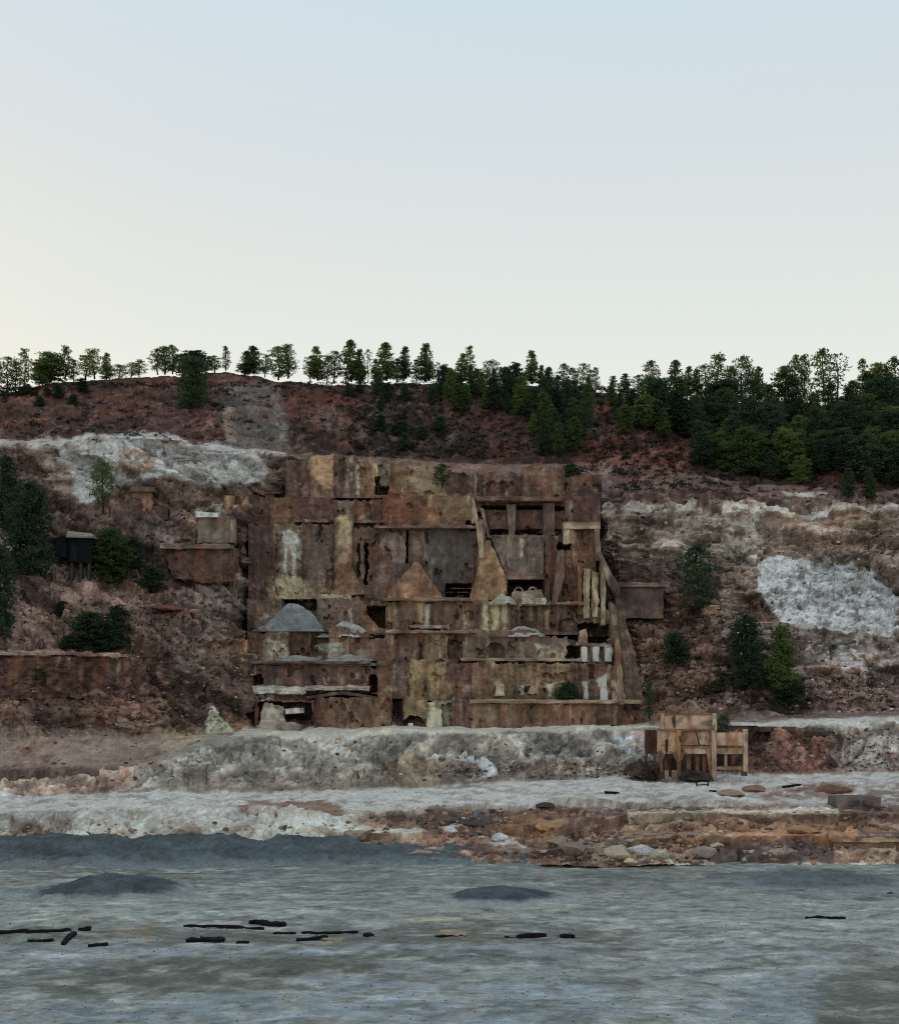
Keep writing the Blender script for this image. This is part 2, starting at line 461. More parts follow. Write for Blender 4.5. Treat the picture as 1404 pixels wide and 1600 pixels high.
# face normals of the plain relief, smoothed a little
dv = np.gradient(BASE, axis=0); du = np.gradient(BASE, axis=1)
N = np.cross(du, dv); N /= np.linalg.norm(N, axis=-1, keepdims=True) + 1e-9
for _ in range(5):
    N[1:-1] = (N[:-2] + 2 * N[1:-1] + N[2:]) / 4
N /= np.linalg.norm(N, axis=-1, keepdims=True) + 1e-9
P = BASE.reshape(-1, 3).astype(np.float32)
x, y, z = P[:, 0], P[:, 1], P[:, 2]
bandf = np.repeat(band, NCOL)
Af = np.repeat(A, NCOL, 0)
fine_zone = ((PXg > -280) & (PXg < 1725)).ravel()
px = PXg.ravel()
diag = np.where((PXg.ravel() < 420) & (bandf > 3) & (bandf < 8), 0.55, 0.12)      # loose left slope runs off towards the right
big = fbm(x * .11, y * .11, z * .13, 1, 4, .55)
fine = fbm(x * .5, y * .5, z * .6, 2, 3, .55)
gul = ridged((x + diag * z) * .22, y * .08, z * .05, 3, 4, .55)
gul2 = ridged((x + diag * z) * .5, y * .15, z * .12, 4, 3, .6)
warp = fbm(x * .06, y * .06, z * .2, 5, 3)
stra = ridged(x * .03, y * .03, z * .42 + warp * 1.2, 6, 3, .55)
blk = np.abs(vnoise(x * .8, y * .8, z * .9, 8)) + 0.5 * np.abs(vnoise(x * 1.9, y * 1.9, z * 2.1, 9))
disp = Af[:, 0] * big + .45 * Af[:, 1] * (fine + 0.9 * blk - .5) + Af[:, 2] * (0.55 - gul * .8 - gul2 * .35) + Af[:, 3] * (stra - .5) * 1.4
wx, wz = .6 * fbm(x * .5, y * .5, z * .5, 11, 3), .6 * fbm(x * .5 + 9, y * .5, z * .5, 12, 3)
e1, v1 = cells((x + wx * 2) * .11, y * .11, (z + wz * 2) * .20 + x * .02, 13)
e2, v2 = cells((x + wx) * .36, y * .36, (z + wz) * .62 + x * .05, 16)
msk = sst(-.25, .45, fbm(x * .07, y * .07, z * .1, 44, 4, .6))
rk = np.interp(bandf, [0, .05, .17, .2, .32, .36, .56, .6, .72, .76, .95, 1.05, 2, 2.2, 2.9, 3.05, 4, 4.3, 8.9, 9.05, 10, 10.3, 11.6, 12.1], [.2, .75, .7, .15, .15, .75, .7, .15, .15, .6, .4, .05, .1, .5, .4, .06, .2, 1, .9, .1, .2, .55, .5, .15])
rk = rk * np.where(px < 420, .40, .65) * np.where((bandf < 1) & (px < 560), .5, 1.0) * np.where((bandf > 2) & (bandf < 3), .55, 1.0)
disp = disp + rk * ((.25 + .9 * msk) * .95 * v1 + msk * .40 * v2 - .5 * msk * (1 - sst(0, .10, e1)) - .35 * msk * (1 - sst(0, .12, e2)))
crack = sst(.22, .0, np.abs(fbm(x * .07 + diag * z * .09, y * .07, z * .10, 41, 5, .62)))
disp = disp - 1.5 * rk * crack ** 3
# narrow fissures, warped so that they wander
q1, q2 = fbm(x * .16, y * .16, z * .16, 51, 3, .5), fbm(x * .16 + 7, y * .16, z * .16 + 3, 52, 3, .5)
fis = np.abs(fbm((x + diag * z) * .20 + 1.5 * q1, y * .15, z * .26 + 1.5 * q2, 53, 3, .55))
fis2 = np.abs(fbm((x + diag * z) * .45 + 1.4 * q2, y * .3, z * .55 + 1.4 * q1, 54, 2, .5))
fm = sst(-.1, .5, fbm(x * .09, y * .09, z * .12, 55, 3)); fm2 = sst(0, .5, fbm(x * .12 + 5, y * .12, z * .15, 56, 3))
wp_ = sst(-10, 14, poly_sd(px, PXg.ravel() * 0 + ROWg.ravel(), [(1184,880),(1212,866),(1250,866),(1330,880),(1396,925),(1398,992),(1260,980),(1196,945)]))
fm2 = np.maximum(fm2, wp_); rk = np.where(wp_ > .2, np.minimum(rk, .45), rk)
disp = disp - rk * (1.2 * fm * sst(.08, .0, fis) + .6 * fm2 * sst(.10, .0, fis2))
# bedding: ledges that step out along level bands
bw = z * .33 + .9 * fbm(x * .035, y * .05, z * .05, 45, 4, .55) + .004 * px * np.where(px < 420, -.6, 0)
saw = bw - np.floor(bw)
disp = disp + rk * sst(-.2, .4, fbm(x * .05, y * .05, z * .3, 46, 3)) * .9 * (saw ** 1.6 - .4)
for b0, b1 in ((0, .2), (.32, .6), (.72, 1)):
    t_ = (bandf - b0) / (b1 - b0)
    disp = disp - (px > 440) * .9 * sst(.35, .80, t_) * sst(1.0, .93, t_) * (.5 + .5 * sst(-.3, .3, fbm(x * .12, y * .1, z * .1, 57, 3)))
th = np.where((px < 420) & (bandf > 3.9), .55, np.where(px > 900, .10, 0.0)); th = np.where((bandf > 2) & (bandf < 3), .75, th)
ua, va = x * np.cos(th) - z * np.sin(th), x * np.sin(th) + z * np.cos(th)
lg = fbm(ua * .055 + .3 * q1, y * .05, va * .34 + .5 * q2, 59, 4, .55); lg2 = ridged(ua * .09 + .3 * q2, y * .06, va * .55 + .4 * q1, 60, 3, .55)
slope_zone = np.interp(bandf, [3.9, 4.3, 8.8, 9.1], [0, 1, 1, 0])
disp = disp + slope_zone * (1.5 * sst(-.12, .12, lg) - .75 + .7 * (lg2 - .5)) * np.where(wp_ > .3, .3, 1)
fan = (bandf < 1.0) * sst(600, 480, px)
gg3 = ridged((x - .8 * z) * .13 + .5 * q1, y * .12, z * .04 + .3 * q2, 74, 4, .58)
disp = disp + fan * 2.2 * (.45 - gg3) * sst(0, .1, bandf) * sst(1.0, .85, bandf)
gb_ = (bandf > 2.1) & (bandf < 2.95)
gg = ridged((x - .9 * z) * .20 + .5 * q1, y * .1, z * .04 + .3 * q2, 58, 4, .55)
disp = disp + np.where(gb_, 2.6 * (.5 - gg) * sst(2.1, 2.4, bandf) * sst(2.97, 2.75, bandf), 0)
disp = np.where(fine_zone, disp, Af[:, 0] * big)
P = P + disp[:, None].astype(np.float32) * N.reshape(-1, 3).astype(np.float32)
px, row = PXg.ravel(), ROWg.ravel()

# ---- a dark step left by an old track on the lower left ramp, a straight ditch: carved steps, their shade also painted dark in the patches
def carve(poly, depth, soft):
    global P
    s = poly_sd(px, row, poly)
    P[:, 2] -= (depth * sst(-soft, soft, s)).astype(np.float32)
def carve_back(poly, depth, soft):
    s_ = poly_sd(px, row, poly)
    P[:, 1] += (depth * sst(-soft, soft, s_) * (bandf > 4) * (bandf < 9)).astype(np.float32)
carve_back([(374,884),(388,884),(389,985),(378,985)], 6.0, 2.0)
carve([(-60,1206),(90,1204),(190,1200),(186,1208),(90,1216),(-60,1222)], 1.1, 3)
carve([(-60,1284),(60,1282),(140,1278),(138,1290),(60,1300),(-60,1300)], .9, 3)

# ---- ground colours
BROWN, RED, OCHRE, DARK, GREYB = cf(84,64,58), cf(96,54,44), cf(118,90,66), cf(56,44,42), cf(98,90,84)
col = np.repeat(cf(82,64,57)[None], len(px), 0)
n1 = fbm(x * .07, y * .07, z * .09, 21, 5, .6); n2 = fbm(x * .12, y * .1, z * .16, 22, 5, .6)
n3 = fbm(x * .3, y * .3, z * .3, 23, 5, .65)
def blend(c, w):
    global col
    col = col * (1 - w[:, None]) + np.asarray(c)[None] * w[:, None]
blend(RED, .42 * sst(0, .55, n1)); blend(GREYB, .55 * sst(.05, .5, -n1)); blend(OCHRE, .4 * sst(.1, .6, n2)); blend(DARK, .5 * sst(.1, .6, -n2)); blend(cf(112,96,86), .4 * sst(.1, .6, n3))
lb = np.where(bandf < 1, sst(.2, .9, bandf), np.where(bandf < 2.15, 1, 0))
HILLB = bandf >= 10
blend(cf(46,32,27), .92 * (HILLB * 1.0))
blend(cf(88,48,36), HILLB * .75 * sst(-.15, .4, n1)); blend(cf(58,47,39), HILLB * .5 * sst(0, .5, n2)); blend(cf(40,36,32), HILLB * .7 * sst(.0, .5, -n3))
sb = fbm(x * .025, y * .02, z * 1.1 + .6 * q1, 38, 4, .62); cut = sst(440, 520, px) * (bandf < 1)
blend(cf(116, 84, 58), cut * .8 * sst(.02, .3, sb)); blend(cf(62, 50, 46), cut * .8 * sst(.02, .3, -sb)); blend(cf(134, 116, 96), cut * .7 * sst(.32, .5, sb))
WHITE, PALE, GREY = ct(186,194,196), cf(150,150,142), cf(122,122,120)
TOPW = ct(174,172,170)
pt = []
R = rc
# hill
pt += [([(345,600),(430,598),(446,640),(456,705),(352,698)], cf(80,74,70), 8, 8, .8, 0), ([(352,640),(362,645),(372,690),(352,692)], cf(124,104,86), 4, 4, .7, .8),
       ([(424,625),(434,625),(452,690),(440,692)], cf(110,104,98), 4, 5, .7, .7), ([(440,620),(520,640),(580,668),(560,680),(470,660)], cf(92,58,52), 10, 10, .6, .7),
       (R(-300,600,340,700), cf(74,50,42), 14, 10, .45, .6), ([(1060,700),(900,690),(890,735),(1000,728),(1075,742)], cf(92,50,42), 6, 8, .85, .9),
       ([(915,626),(955,632),(950,650),(915,645)], cf(98,54,46), 4, 4, .8, 0), ([(560,640),(900,640),(900,716),(560,700)], cf(50,42,42), 16, 10, .6, .7),
       ([(200,625),(340,620),(345,680),(220,668)], cf(72,52,50), 12, 10, .5, .6)]
# bench rims and left scarp
pt += [([(-300,686),(95,689),(220,674),(320,694),(445,708),(445,716),(310,704),(220,686),(95,700),(-300,697)], cf(150,146,140), 3, 3, .8, .9),
       ([(960,1145),(1170,1140),(1170,1210),(960,1215)], cf(78,64,56), 8, 14, .7, .8), (R(-300,696,110,790), cf(96,76,68), 8, 8, .7, .8), ([(60,700),(96,700),(130,790),(96,790),(70,730)], cf(96,86,82), 6, 6, .7, .6),
       ([(84,696),(150,684),(225,676),(310,695),(446,711),(420,742),(402,754),(310,758),(235,750),(190,756),(150,786),(118,786),(104,735)], cf(128,131,132), 5, 7, .95, 0),
       ([(190,708),(242,705),(240,738),(205,748),(190,735)], cf(100,76,58), 4, 7, .85, .9), ([(140,722),(160,722),(176,750),(150,752)], cf(72,70,68), 4, 5, .6, .5),
       ([(270,706),(400,716),(396,724),(270,716)], cf(104,100,100), 4, 5, .7, .6), ([(110,760),(150,762),(148,786),(116,786)], cf(150,152,152), 4, 5, .8, .8),
       ([(300,788),(350,790),(345,805),(305,802)], cf(140,142,138), 3, 4, .8, .7), ([(405,712),(445,714),(470,760),(430,765)], cf(96,76,64), 6, 6, .8, 0),
       ([(190,757),(350,760),(350,790),(195,800)], cf(88,68,56), 5, 6, .7, 0)]
# left slope
pt += [([(-300,920),(250,905),(330,960),(300,1010),(-300,1018)], cf(102,78,68), 10, 8, .7, .8), ([(-300,1140),(320,1145),(240,1200),(-300,1208)], cf(84,70,62), 8, 10, .55, .5), (R(-300,1026,214,1084), cf(68,46,42), 5, 6, .85, .9),
       ([(210,940),(380,950),(400,1140),(300,1110)], cf(92,74,66), 12, 10, .6, .7), ([(-300,1080),(330,1088),(330,1112),(-300,1120)], cf(100,80,68), 10, 10, .75, .9),
       ([(-300,1075),(60,1080),(70,1110),(-300,1112)], cf(118,80,60), 8, 6, .6, .7), ([(130,1085),(240,1090),(232,1135),(150,1130)], cf(96,58,48), 6, 8, .7, .8),
       ([(-300,1128),(330,1140),(330,1206),(200,1205),(-300,1212)], cf(108,94,83), 9, 9, .85, 1.0), ([(260,1140),(420,1140),(330,1180),(240,1200)], cf(128,116,92), 7, 7, .7, .8),
       ([(318,1110),(330,1113),(366,1144),(320,1145)], cf(165,165,135), 2.5, 3, .95, 0), ([(338,1108),(358,1110),(425,1146),(372,1146)], cf(126,86,62), 4, 4, .8, 0),
       ([(-300,1206),(190,1199),(188,1208),(90,1217),(-300,1224)], cf(58,46,42), 2.5, 3, .9, 0), ([(-300,1226),(160,1214),(160,1240),(-300,1246)], cf(120,104,92), 4, 4, .8, 0),  # dark strip paints shade onto the carved track step
       ([(240,940),(312,944),(306,958),(250,955)], cf(96,50,42), 4, 4, .5, .6)]
# middle bank
pt += [([(250,1196),(330,1150),(1020,1138),(1020,1215),(640,1236),(160,1240)], cf(102,100,93), 6, 8, .95, 0), (rc(300,1150,1020,1230), cf(84,78,70), 8, 12, .6, .55), (rc(300,1150,1020,1200), cf(134,134,130), 8, 12, .5, .4), ([(250,1196),(400,1165),(420,1232),(200,1238)], cf(124,122,116), 8, 8, .6, .7),
       (ell(646,1206,55,27), cf(100,89,72), 7, 6, .9, 0), ([(270,1215),(520,1220),(640,1222),(640,1233),(300,1238)], cf(78,66,58), 4, 5, .7, .9),
       ([(690,1195),(880,1190),(1010,1198),(1010,1212),(880,1219),(690,1228)], cf(70,58,52), 4, 6, .85, .9), ([(722,1172),(738,1172),(778,1212),(762,1214)], cf(146,154,164), 3, 3, .9, 0),
       ([(745,1165),(760,1165),(800,1205),(785,1205)], cf(136,136,140), 4, 3, .7, .6), ([(800,1160),(1010,1150),(1010,1190),(900,1180)], cf(86,84,86), 5, 6, .6, .7),
       ([(960,1150),(1010,1145),(1012,1180),(990,1185)], cf(150,158,168), 4, 5, .8, .7), ([(640,1156),(820,1150),(800,1170),(650,1176)], cf(122,112,102), 5, 5, .6, .7)]
pt += [([(385,1135),(1030,1131),(1030,1139),(700,1146),(560,1152),(420,1156),(360,1150)], ct(166,162,150), 2.5, 2, .95, 0)]
# bank behind the bin, rim to the right
pt += [([(1150,1145),(1290,1138),(1312,1212),(1160,1210)], cf(92,62,52), 6, 12, .85, .95), ([(1290,1135),(1740,1125),(1740,1206),(1310,1212)], cf(118,110,102), 8, 7, .8, .9),
       ([(1320,1165),(1404,1150),(1404,1200),(1340,1190)], cf(140,142,138), 6, 6, .6, .7), ([(1180,1128),(1740,1104),(1740,1128),(1290,1140),(1180,1136)], ct(170,170,164), 3, 2, .95, 0),
       ([(1240,1138),(1290,1136),(1280,1148),(1245,1146)], cf(50,42,40), 3, 3, .8, 0), ([(990,1138),(1030,1140),(1020,1200),(1000,1190)], cf(80,66,58), 4, 4, .7, 0)]
# lower bench top
pt += [([(-300,1246),(160,1238),(500,1236),(640,1231),(900,1217),(1010,1210),(1740,1204),(1740,1258),(1290,1264),(1110,1256),(1000,1252),(760,1258),(620,1264),(520,1270),(350,1270),(150,1264),(-300,1276)], TOPW, 3, 3, .97, 0),
       (rc(-300,1200,1740,1262), ct(112,104,94), 3, 12, .6, .22), ([(1180,1235),(1300,1222),(1345,1226),(1330,1246),(1200,1250)], cf(92,68,56), 4, 6, .85, .85),
       ([(1350,1228),(1740,1220),(1740,1260),(1360,1256)], cf(84,66,56), 4, 6, .7, .8)]
# lower bench face
pt += [([(-300,1272),(560,1262),(560,1340),(-300,1330)], ct(168,172,172), 4, 4, .8, 0), (R(-300,1283,140,1306), cf(84,76,60), 4, 5, .8, .8), ([(140,1290),(200,1290),(210,1318),(140,1318)], cf(140,126,108), 6, 8, .7, .7),
       ([(240,1275),(290,1280),(300,1318),(262,1312)], cf(122,104,86), 5, 7, .75, .8), ([(350,1292),(410,1290),(415,1318),(360,1316)], cf(120,104,86), 4, 6, .8, .8), ([(300,1270),(345,1275),(350,1300),(310,1300)], cf(140,136,130), 5, 6, .6, .6),
       ([(470,1268),(640,1262),(1000,1252),(1740,1258),(1740,1360),(900,1360),(620,1354),(540,1338),(480,1310)], cf(84,66,56), 5, 6, .40, 0),
       ([(455,1288),(560,1291),(664,1296),(660,1302),(560,1300),(455,1297)], ct(168,166,156), 2, 2, .95, 0), ([(500,1272),(600,1270),(624,1278),(520,1280)], ct(170,176,178), 2, 3, .9, 0),
       ([(430,1300),(480,1292),(545,1330),(540,1340),(460,1335)], ct(166,166,156), 4, 4, .85, .9), ([(560,1300),(700,1305),(760,1348),(640,1350)], cf(116,98,86), 6, 7, .7, .8),
       ([(660,1262),(770,1260),(760,1310),(680,1300)], cf(74,74,76), 5, 7, .7, .7), ([(690,1285),(740,1285),(720,1308),(700,1305)], cf(150,152,152), 3, 6, .7, .8),
       (ell(820,1285,70,22), cf(108,80,58), 6, 8, .7, .75), (ell(860,1296,28,9), cf(134,102,66), 3, 5, .7, .8), ([(760,1310),(820,1308),(830,1325),(770,1325)], cf(148,148,144), 4, 6, .7, .8),
       ([(980,1268),(1110,1266),(1310,1264),(1310,1270),(1110,1273),(980,1276)], ct(170,162,146), 1.8, 2, .9, 0), ([(975,1276),(1340,1270),(1340,1312),(980,1318)], cf(104,82,64), 5, 8, .7, .75),
       ([(1150,1294),(1340,1292),(1340,1306),(1150,1308)], cf(126,92,64), 3, 3, .8, .9), ([(1100,1312),(1300,1310),(1300,1352),(1090,1352)], cf(76,66,64), 4, 5, .85, 0),
       ([(1304,1314),(1740,1310),(1740,1352),(1304,1350)], cf(116,98,82), 3, 3, .9, 0), ([(900,1312),(1060,1318),(1090,1352),(930,1352)], cf(110,98,84), 6, 7, .7, .85),
       ([(985,1348),(1740,1348),(1740,1360),(985,1360)], ct(170,168,160), 2, 1.5, .8, .9)]
pt += [([(358,1262),(395,1252),(450,1250),(500,1255),(560,1268),(500,1282),(430,1284),(385,1276)], cf(100,78,64), 2.5, 5, .95, 0), ([(390,1262),(450,1256),(500,1264),(450,1272)], cf(116,106,94), 5, 5, .6, .6),
       (rc(-300,1284,135,1304), cf(70,60,48), 3, 5, .9, .75), ([(-300,1294),(120,1290),(110,1297),(-300,1302)], cf(104,96,74), 2, 4, .7, .6), ([(520,1272),(620,1268),(640,1280),(560,1284)], cf(88,70,60), 2.5, 4, .85, .8), ([(480,1300),(560,1302),(640,1306),(700,1346),(620,1350),(560,1336),(520,1318)], cf(88,76,68), 4, 6, .85, .9),  # dark strip at far left paints shade into the carved ditch
       ([(520,1318),(560,1330),(620,1346),(600,1350),(540,1336)], cf(128,120,108), 3, 4, .8, .7)]
# right cliff
pt += [([(945,797),(1740,793),(1740,1000),(1290,985),(1190,930),(1080,905),(960,880)], cf(112,100,92), 10, 12, .75, 0), ([(940,796),(1190,797),(1190,860),(1120,880),(960,880)], cf(152,142,130), 5, 12, .85, .6), ([(940,796),(1190,797),(1190,860),(1120,880),(960,880)], cf(74,60,54), 4, 14, .7, .4), ([(1090,800),(1195,800),(1210,850),(1120,872)], cf(152,148,140), 8, 18, .75, .55),
       ([(940,800),(1060,806),(1050,850),(950,850)], cf(80,66,60), 6, 9, .6, .6), ([(1190,800),(1380,795),(1404,850),(1330,862),(1200,850)], cf(114,96,84), 6, 6, .85, 0),
       ([(930,792),(1740,788),(1740,797),(930,803)], cf(156,148,138), 2, 3.5, .8, .6), ([(1250,797),(1300,795),(1296,808),(1262,806)], cf(176,184,190), 2, 3, .9, 0),
       ([(1060,880),(1180,870),(1185,930),(1080,930)], cf(116,98,88), 8, 9, .6, .7), ([(960,860),(1070,880),(1060,930),(980,925)], cf(92,76,68), 6, 8, .6, .7),
       ([(1184,880),(1212,866),(1250,866),(1285,872),(1330,880),(1362,896),(1396,925),(1398,992),(1330,992),(1260,980),(1214,972),(1196,945),(1182,910)], cf(206,202,188), 4, 13, .97, 0), (rc(1195,880,1400,990), cf(120,112,100), 3, 14, .6, .08),
       ([(1225,880),(1262,880),(1262,950),(1230,950)], cf(184,194,194), 8, 9, .5, .6), ([(1330,930),(1390,935),(1390,985),(1300,975)], cf(176,172,158), 8, 6, .5, .6),
       ([(1150,928),(1190,925),(1208,955),(1200,975),(1160,970)], cf(70,50,44), 4, 5, .85, 0), ([(1165,972),(1200,974),(1205,1000),(1170,1010)], cf(120,112,108), 4, 5, .7, .8),
       ([(1240,986),(1404,996),(1740,1000),(1740,1050),(1400,1040),(1350,1060),(1300,1048),(1250,1030)], cf(132,127,126), 6, 10, .8, .5), ([(1290,1000),(1340,1000),(1345,1050),(1315,1055)], cf(156,156,160), 5, 6, .7, .7),
       ([(1000,1000),(1130,1000),(1150,1110),(1010,1110)], cf(96,68,56), 8, 8, .7, .8), ([(1260,1050),(1740,1050),(1740,1110),(1290,1116)], cf(92,72,64), 8, 8, .7, .8), ([(1000,970),(1060,975),(1050,1020),(1000,1040)], cf(112,86,66), 5, 6, .7, .7),
       ([(950,744),(1404,772),(1740,775),(1740,792),(950,796)], cf(84,60,54), 6, 6, .7, .8), ([(946,752),(1040,762),(1060,770),(960,764)], cf(128,114,104), 3, 4, .7, .8), ([(1220,766),(1300,770),(1300,776),(1230,774)], cf(150,144,136), 2, 3, .8, .7)]
col = apply_patches(col, px, row, P, pt)
blend(cf(112, 92, 76), fan * .75 * sst(.55, .88, gg3)); blend(ct(176, 178, 174), fan * .5 * sst(.45, .2, gg3))
# veins, crusts and bedding lines; fissures and grooves coloured darker, raised ledges paler
rock = np.interp(bandf, [0, .1, .85, 1.0, 2.0, 2.2, 2.9, 3.05, 4, 4.2, 9, 9.1, 10, 10.3], [.8, 1, 1, .22, .22, 1, 1, .30, .5, 1, 1, .4, .5, .55])
X, Yy, Z = P[:, 0], P[:, 1], P[:, 2]
sw = fbm((X + diag * Z) * .5 + 2.2 * q1, Yy * .4, Z * .62 + 2.2 * q2, 33, 3, .6)
sw2 = fbm(X * 1.0 + 2.6 * q2 + .8 * sw, Yy * .8, Z * 1.15 + 2.6 * q1, 35, 2, .6)
low = fbm(X * .13, Yy * .13, Z * .17, 36, 3, .6)
bed = fbm(X * .05 + .4 * q1, Yy * .05, Z * .9 + .12 * X * np.where(px < 420, 1, 0) + 1.2 * q2, 37, 3, .6)
ln = .06 + .40 * sw + .42 * sw2 + slope_zone * (.42 * lg + .40 * (lg2 - .5)) + np.where(gb_, .75 * (.5 - gg) + .55 * lg, 0) + .40 * low + .30 * bed - .50 * fm * sst(.09, 0, fis) - .35 * fm2 * sst(.10, 0, fis2)
bright = sst(.35, .7, col.mean(1))
col *= np.exp(rock * (ln * (1 - .45 * bright)) - .04 * (1 - bright))[:, None]
wq = sst(.34, .8, sw * .6 + sw2 * .7 + low * .5)[:, None] * rock[:, None] * .28 * (col.mean(1, keepdims=True) < .3)           # pale mineral crust on high spots
col = col * (1 - wq) + np.array(cf(132, 126, 118)) * wq
gq = (col @ np.array((.2126, .7152, .0722)))[:, None]
slq = (slope_zone * (1 - .9 * bright))[:, None]
col = col * (1 - .22 * slq) + gq * np.array((1.06, 1.0, .90)) * .22 * slq
col *= 1 - .14 * slq
wsp = wp_ * sst(.12, .42, fbm(P[:, 0] * 1.1 + q1, P[:, 1], P[:, 2] * 1.3 + q2, 75, 3, .6))
col *= (1 - .55 * wsp)[:, None]
col = np.clip(col, 0.01, 0.88)

Pg = P.reshape(NR, NCOL, 3); Cg = col.reshape(NR, NCOL, 3)
def strip(name, b0, b1, mat, label):
    k = np.where((band >= b0 - 1e-6) & (band <= b1 + 1e-6))[0]
    o = mesh_np(name, Pg[k].reshape(-1, 3), grid_quads(len(k), NCOL), mat, Cg[k].reshape(-1, 3))
    return set_props(o, label, None, None, 'structure')
strip('lower_bench', 0, 2, M_EARTH, 'lower quarry bench with white crusted top and broken brown face')
strip('middle_bench', 2, 4, M_EARTH, 'grey eroded bank with pale rim carrying the ruined works')
strip('quarry_slope', 4, 10, M_EARTH, 'brown quarry slopes and pale cliffs on both sides of the ruin')
strip('hill', 10, 14, M_HILL, 'dark red brown hill below the line of pines')
sub_r = np.unique(np.concatenate([np.arange(0, NR, 2), [NR - 1]])); sub_c = np.arange(0, NCOL, 2)
vb = Pg[sub_r][:, sub_c]
BVH = BVHTree.FromPolygons([Vector(v) for v in vb.reshape(-1, 3).tolist()], grid_quads(len(sub_r), len(sub_c)).tolist())

# ------------------------------------------------------------------ grey plain in front
def plain_h(x, y):
    h = .05 * fbm(x * 1.1, y * 1.1, 0 * x, 73, 3, .65) + .28 * fbm(x * .06, y * .08, 0 * x, 61, 4, .55) + .09 * fbm(x * .35, y * .5, 0 * x, 62, 4, .6) - .10 * sst(.10, 0, np.abs(fbm(x * .05, y * .12, 0 * x, 66, 4, .55)))
    return h
gx = np.unique(np.concatenate([np.linspace(-3000, -260, 14), np.linspace(-260, -72, 24), np.arange(-72, 72.1, .28), np.linspace(72, 260, 24), np.linspace(260, 3000, 14)]))
gyv = np.unique(np.concatenate([np.linspace(-3000, 0, 14), np.linspace(0, 80, 30), np.arange(80, 212, .30), np.linspace(212, 400, 12), np.linspace(400, 3000, 10)]))
GX, GY = np.meshgrid(gx, gyv)
xf, yf = GX.ravel(), GY.ravel()
near = sst(260, 200, np.hypot(xf, yf - 120))
zf = plain_h(xf, yf) * near - .8 * sst(205, 215, yf)
# picture coordinates of each ground point serve as its survey map reference
with np.errstate(divide='ignore', invalid='ignore'):
    yy = np.maximum(yf, 20)
gpx, grow = CX + F * xf / yy, HR + F * ZC / yy
gcol = np.repeat(ct(126,133,130)[None], len(xf), 0)
Pp = np.stack([xf, yf, zf], -1)
m1 = fbm(xf * .03, yf * .06, 0 * xf, 63, 5, .6); m2 = fbm(xf * .08 + .5 * m1, yf * .14, 0 * xf, 64, 6, .68); m3 = fbm(xf * .8, yf * .9, 0 * xf, 65, 3, .7)
def gb(c, w):
    global gcol
    gcol = gcol * (1 - w[:, None]) + np.asarray(c)[None] * w[:, None]
gb(ct(92,97,94), .75 * sst(.05, .5, m1)); gb(ct(146,154,154), .2 * sst(.0, .55, -m2)); gb(ct(104,108,100), .2 * sst(.1, .5, m2)); gb(ct(168,172,166), .3 * sst(.3, .55, m2 * .5 + m3 * .55)); gb(ct(84,88,88), .45 * sst(.15, .5, -m3))
gp = [(rc(-300,1394,1740,1438), ct(136,147,143), 12, 22, .55, .75), ([(640,1430),(790,1426),(790,1440),(650,1442)], ct(160,152,126), 3, 8, .6, .6), ([(-300,1440),(300,1446),(700,1448),(1000,1450),(980,1474),(400,1478),(-300,1478)], ct(96,102,96), 6, 12, .75, .7),
      ([(60,1525),(200,1508),(420,1492),(700,1496),(720,1512),(420,1535),(200,1556),(70,1560)], ct(86,90,82), 12, 22, .9, .85), ([(-300,1500),(120,1504),(60,1530),(-300,1540)], ct(96,104,106), 8, 16, .7, .8), ([(1740,1484),(1300,1520),(1150,1556),(1040,1625),(1740,1625)], ct(90,95,90), 22, 44, .85, .9),
      (rc(-300,1478,900,1498), ct(134,147,156), 8, 16, .75, .75), ([(420,1545),(900,1515),(1200,1740),(1300,1492),(1150,1545),(1000,1600),(400,1640)], ct(132,146,158), 18, 30, .75, .75), ([(-300,1565),(420,1555),(420,1640),(-300,1640)], ct(122,138,150), 14, 20, .7, .75),
      (rc(180,1448,240,1470), ct(134,116,98), 4, 8, .6, .7), (rc(500,1460,600,1472), ct(104,90,72), 4, 8, .7, .6), (rc(680,1448,760,1472), ct(120,108,92), 4, 8, .6, .7), ([(1080,1358),(1740,1354),(1740,1402),(1150,1394)], ct(86,95,98), 8, 16, .8, .85),
      (rc(940,1356,1740,1362), ct(142,148,144), 3, 5, .6, .6), ([(300,1356),(900,1352),(960,1372),(640,1392),(330,1380)], ct(110,119,121), 8, 16, .6, .8), ([(-300,1560),(80,1556),(60,1580),(-300,1590)], ct(84,90,90), 8, 14, .5, .7), ([(620,1576),(900,1560),(860,1580),(640,1592)], ct(84,92,98), 6, 14, .7, .6),
      ([(820,1430),(1740,1440),(1740,1450),(820,1446)], ct(156,164,162), 4, 9, .65, .6), ([(50,1426),(220,1438),(440,1436),(440,1443),(50,1438)], ct(172,178,168), 3, 6, .7, .6), ([(1000,1468),(1240,1462),(1240,1476),(1000,1740)], ct(150,160,164), 4, 10, .7, .6), ([(500,1490),(620,1487),(620,1493),(500,1496)], ct(164,172,176), 2, 5, .7, .7), ([(440,1422),(590,1421),(590,1424),(440,1425)], ct(178,180,172), 1.5, 3, .8, .8)]
gcol = apply_patches(gcol, gpx, grow, Pp, gp, 70)
s1 = fbm(xf * .16 + .6 * m1, yf * .85, 0 * xf, 67, 4, .62); s2 = fbm(xf * .30 + 5, yf * 1.3, 0 * xf, 68, 3, .6)
pm1 = sst(.05, .45, fbm(xf * .045 + 3, yf * .05, 0 * xf, 69, 4, .6)); pm2 = sst(.05, .45, fbm(xf * .05 + 30, yf * .06, 0 * xf, 71, 4, .6)); iso = fbm(xf * .28, yf * .36, 0 * xf, 72, 4, .68)
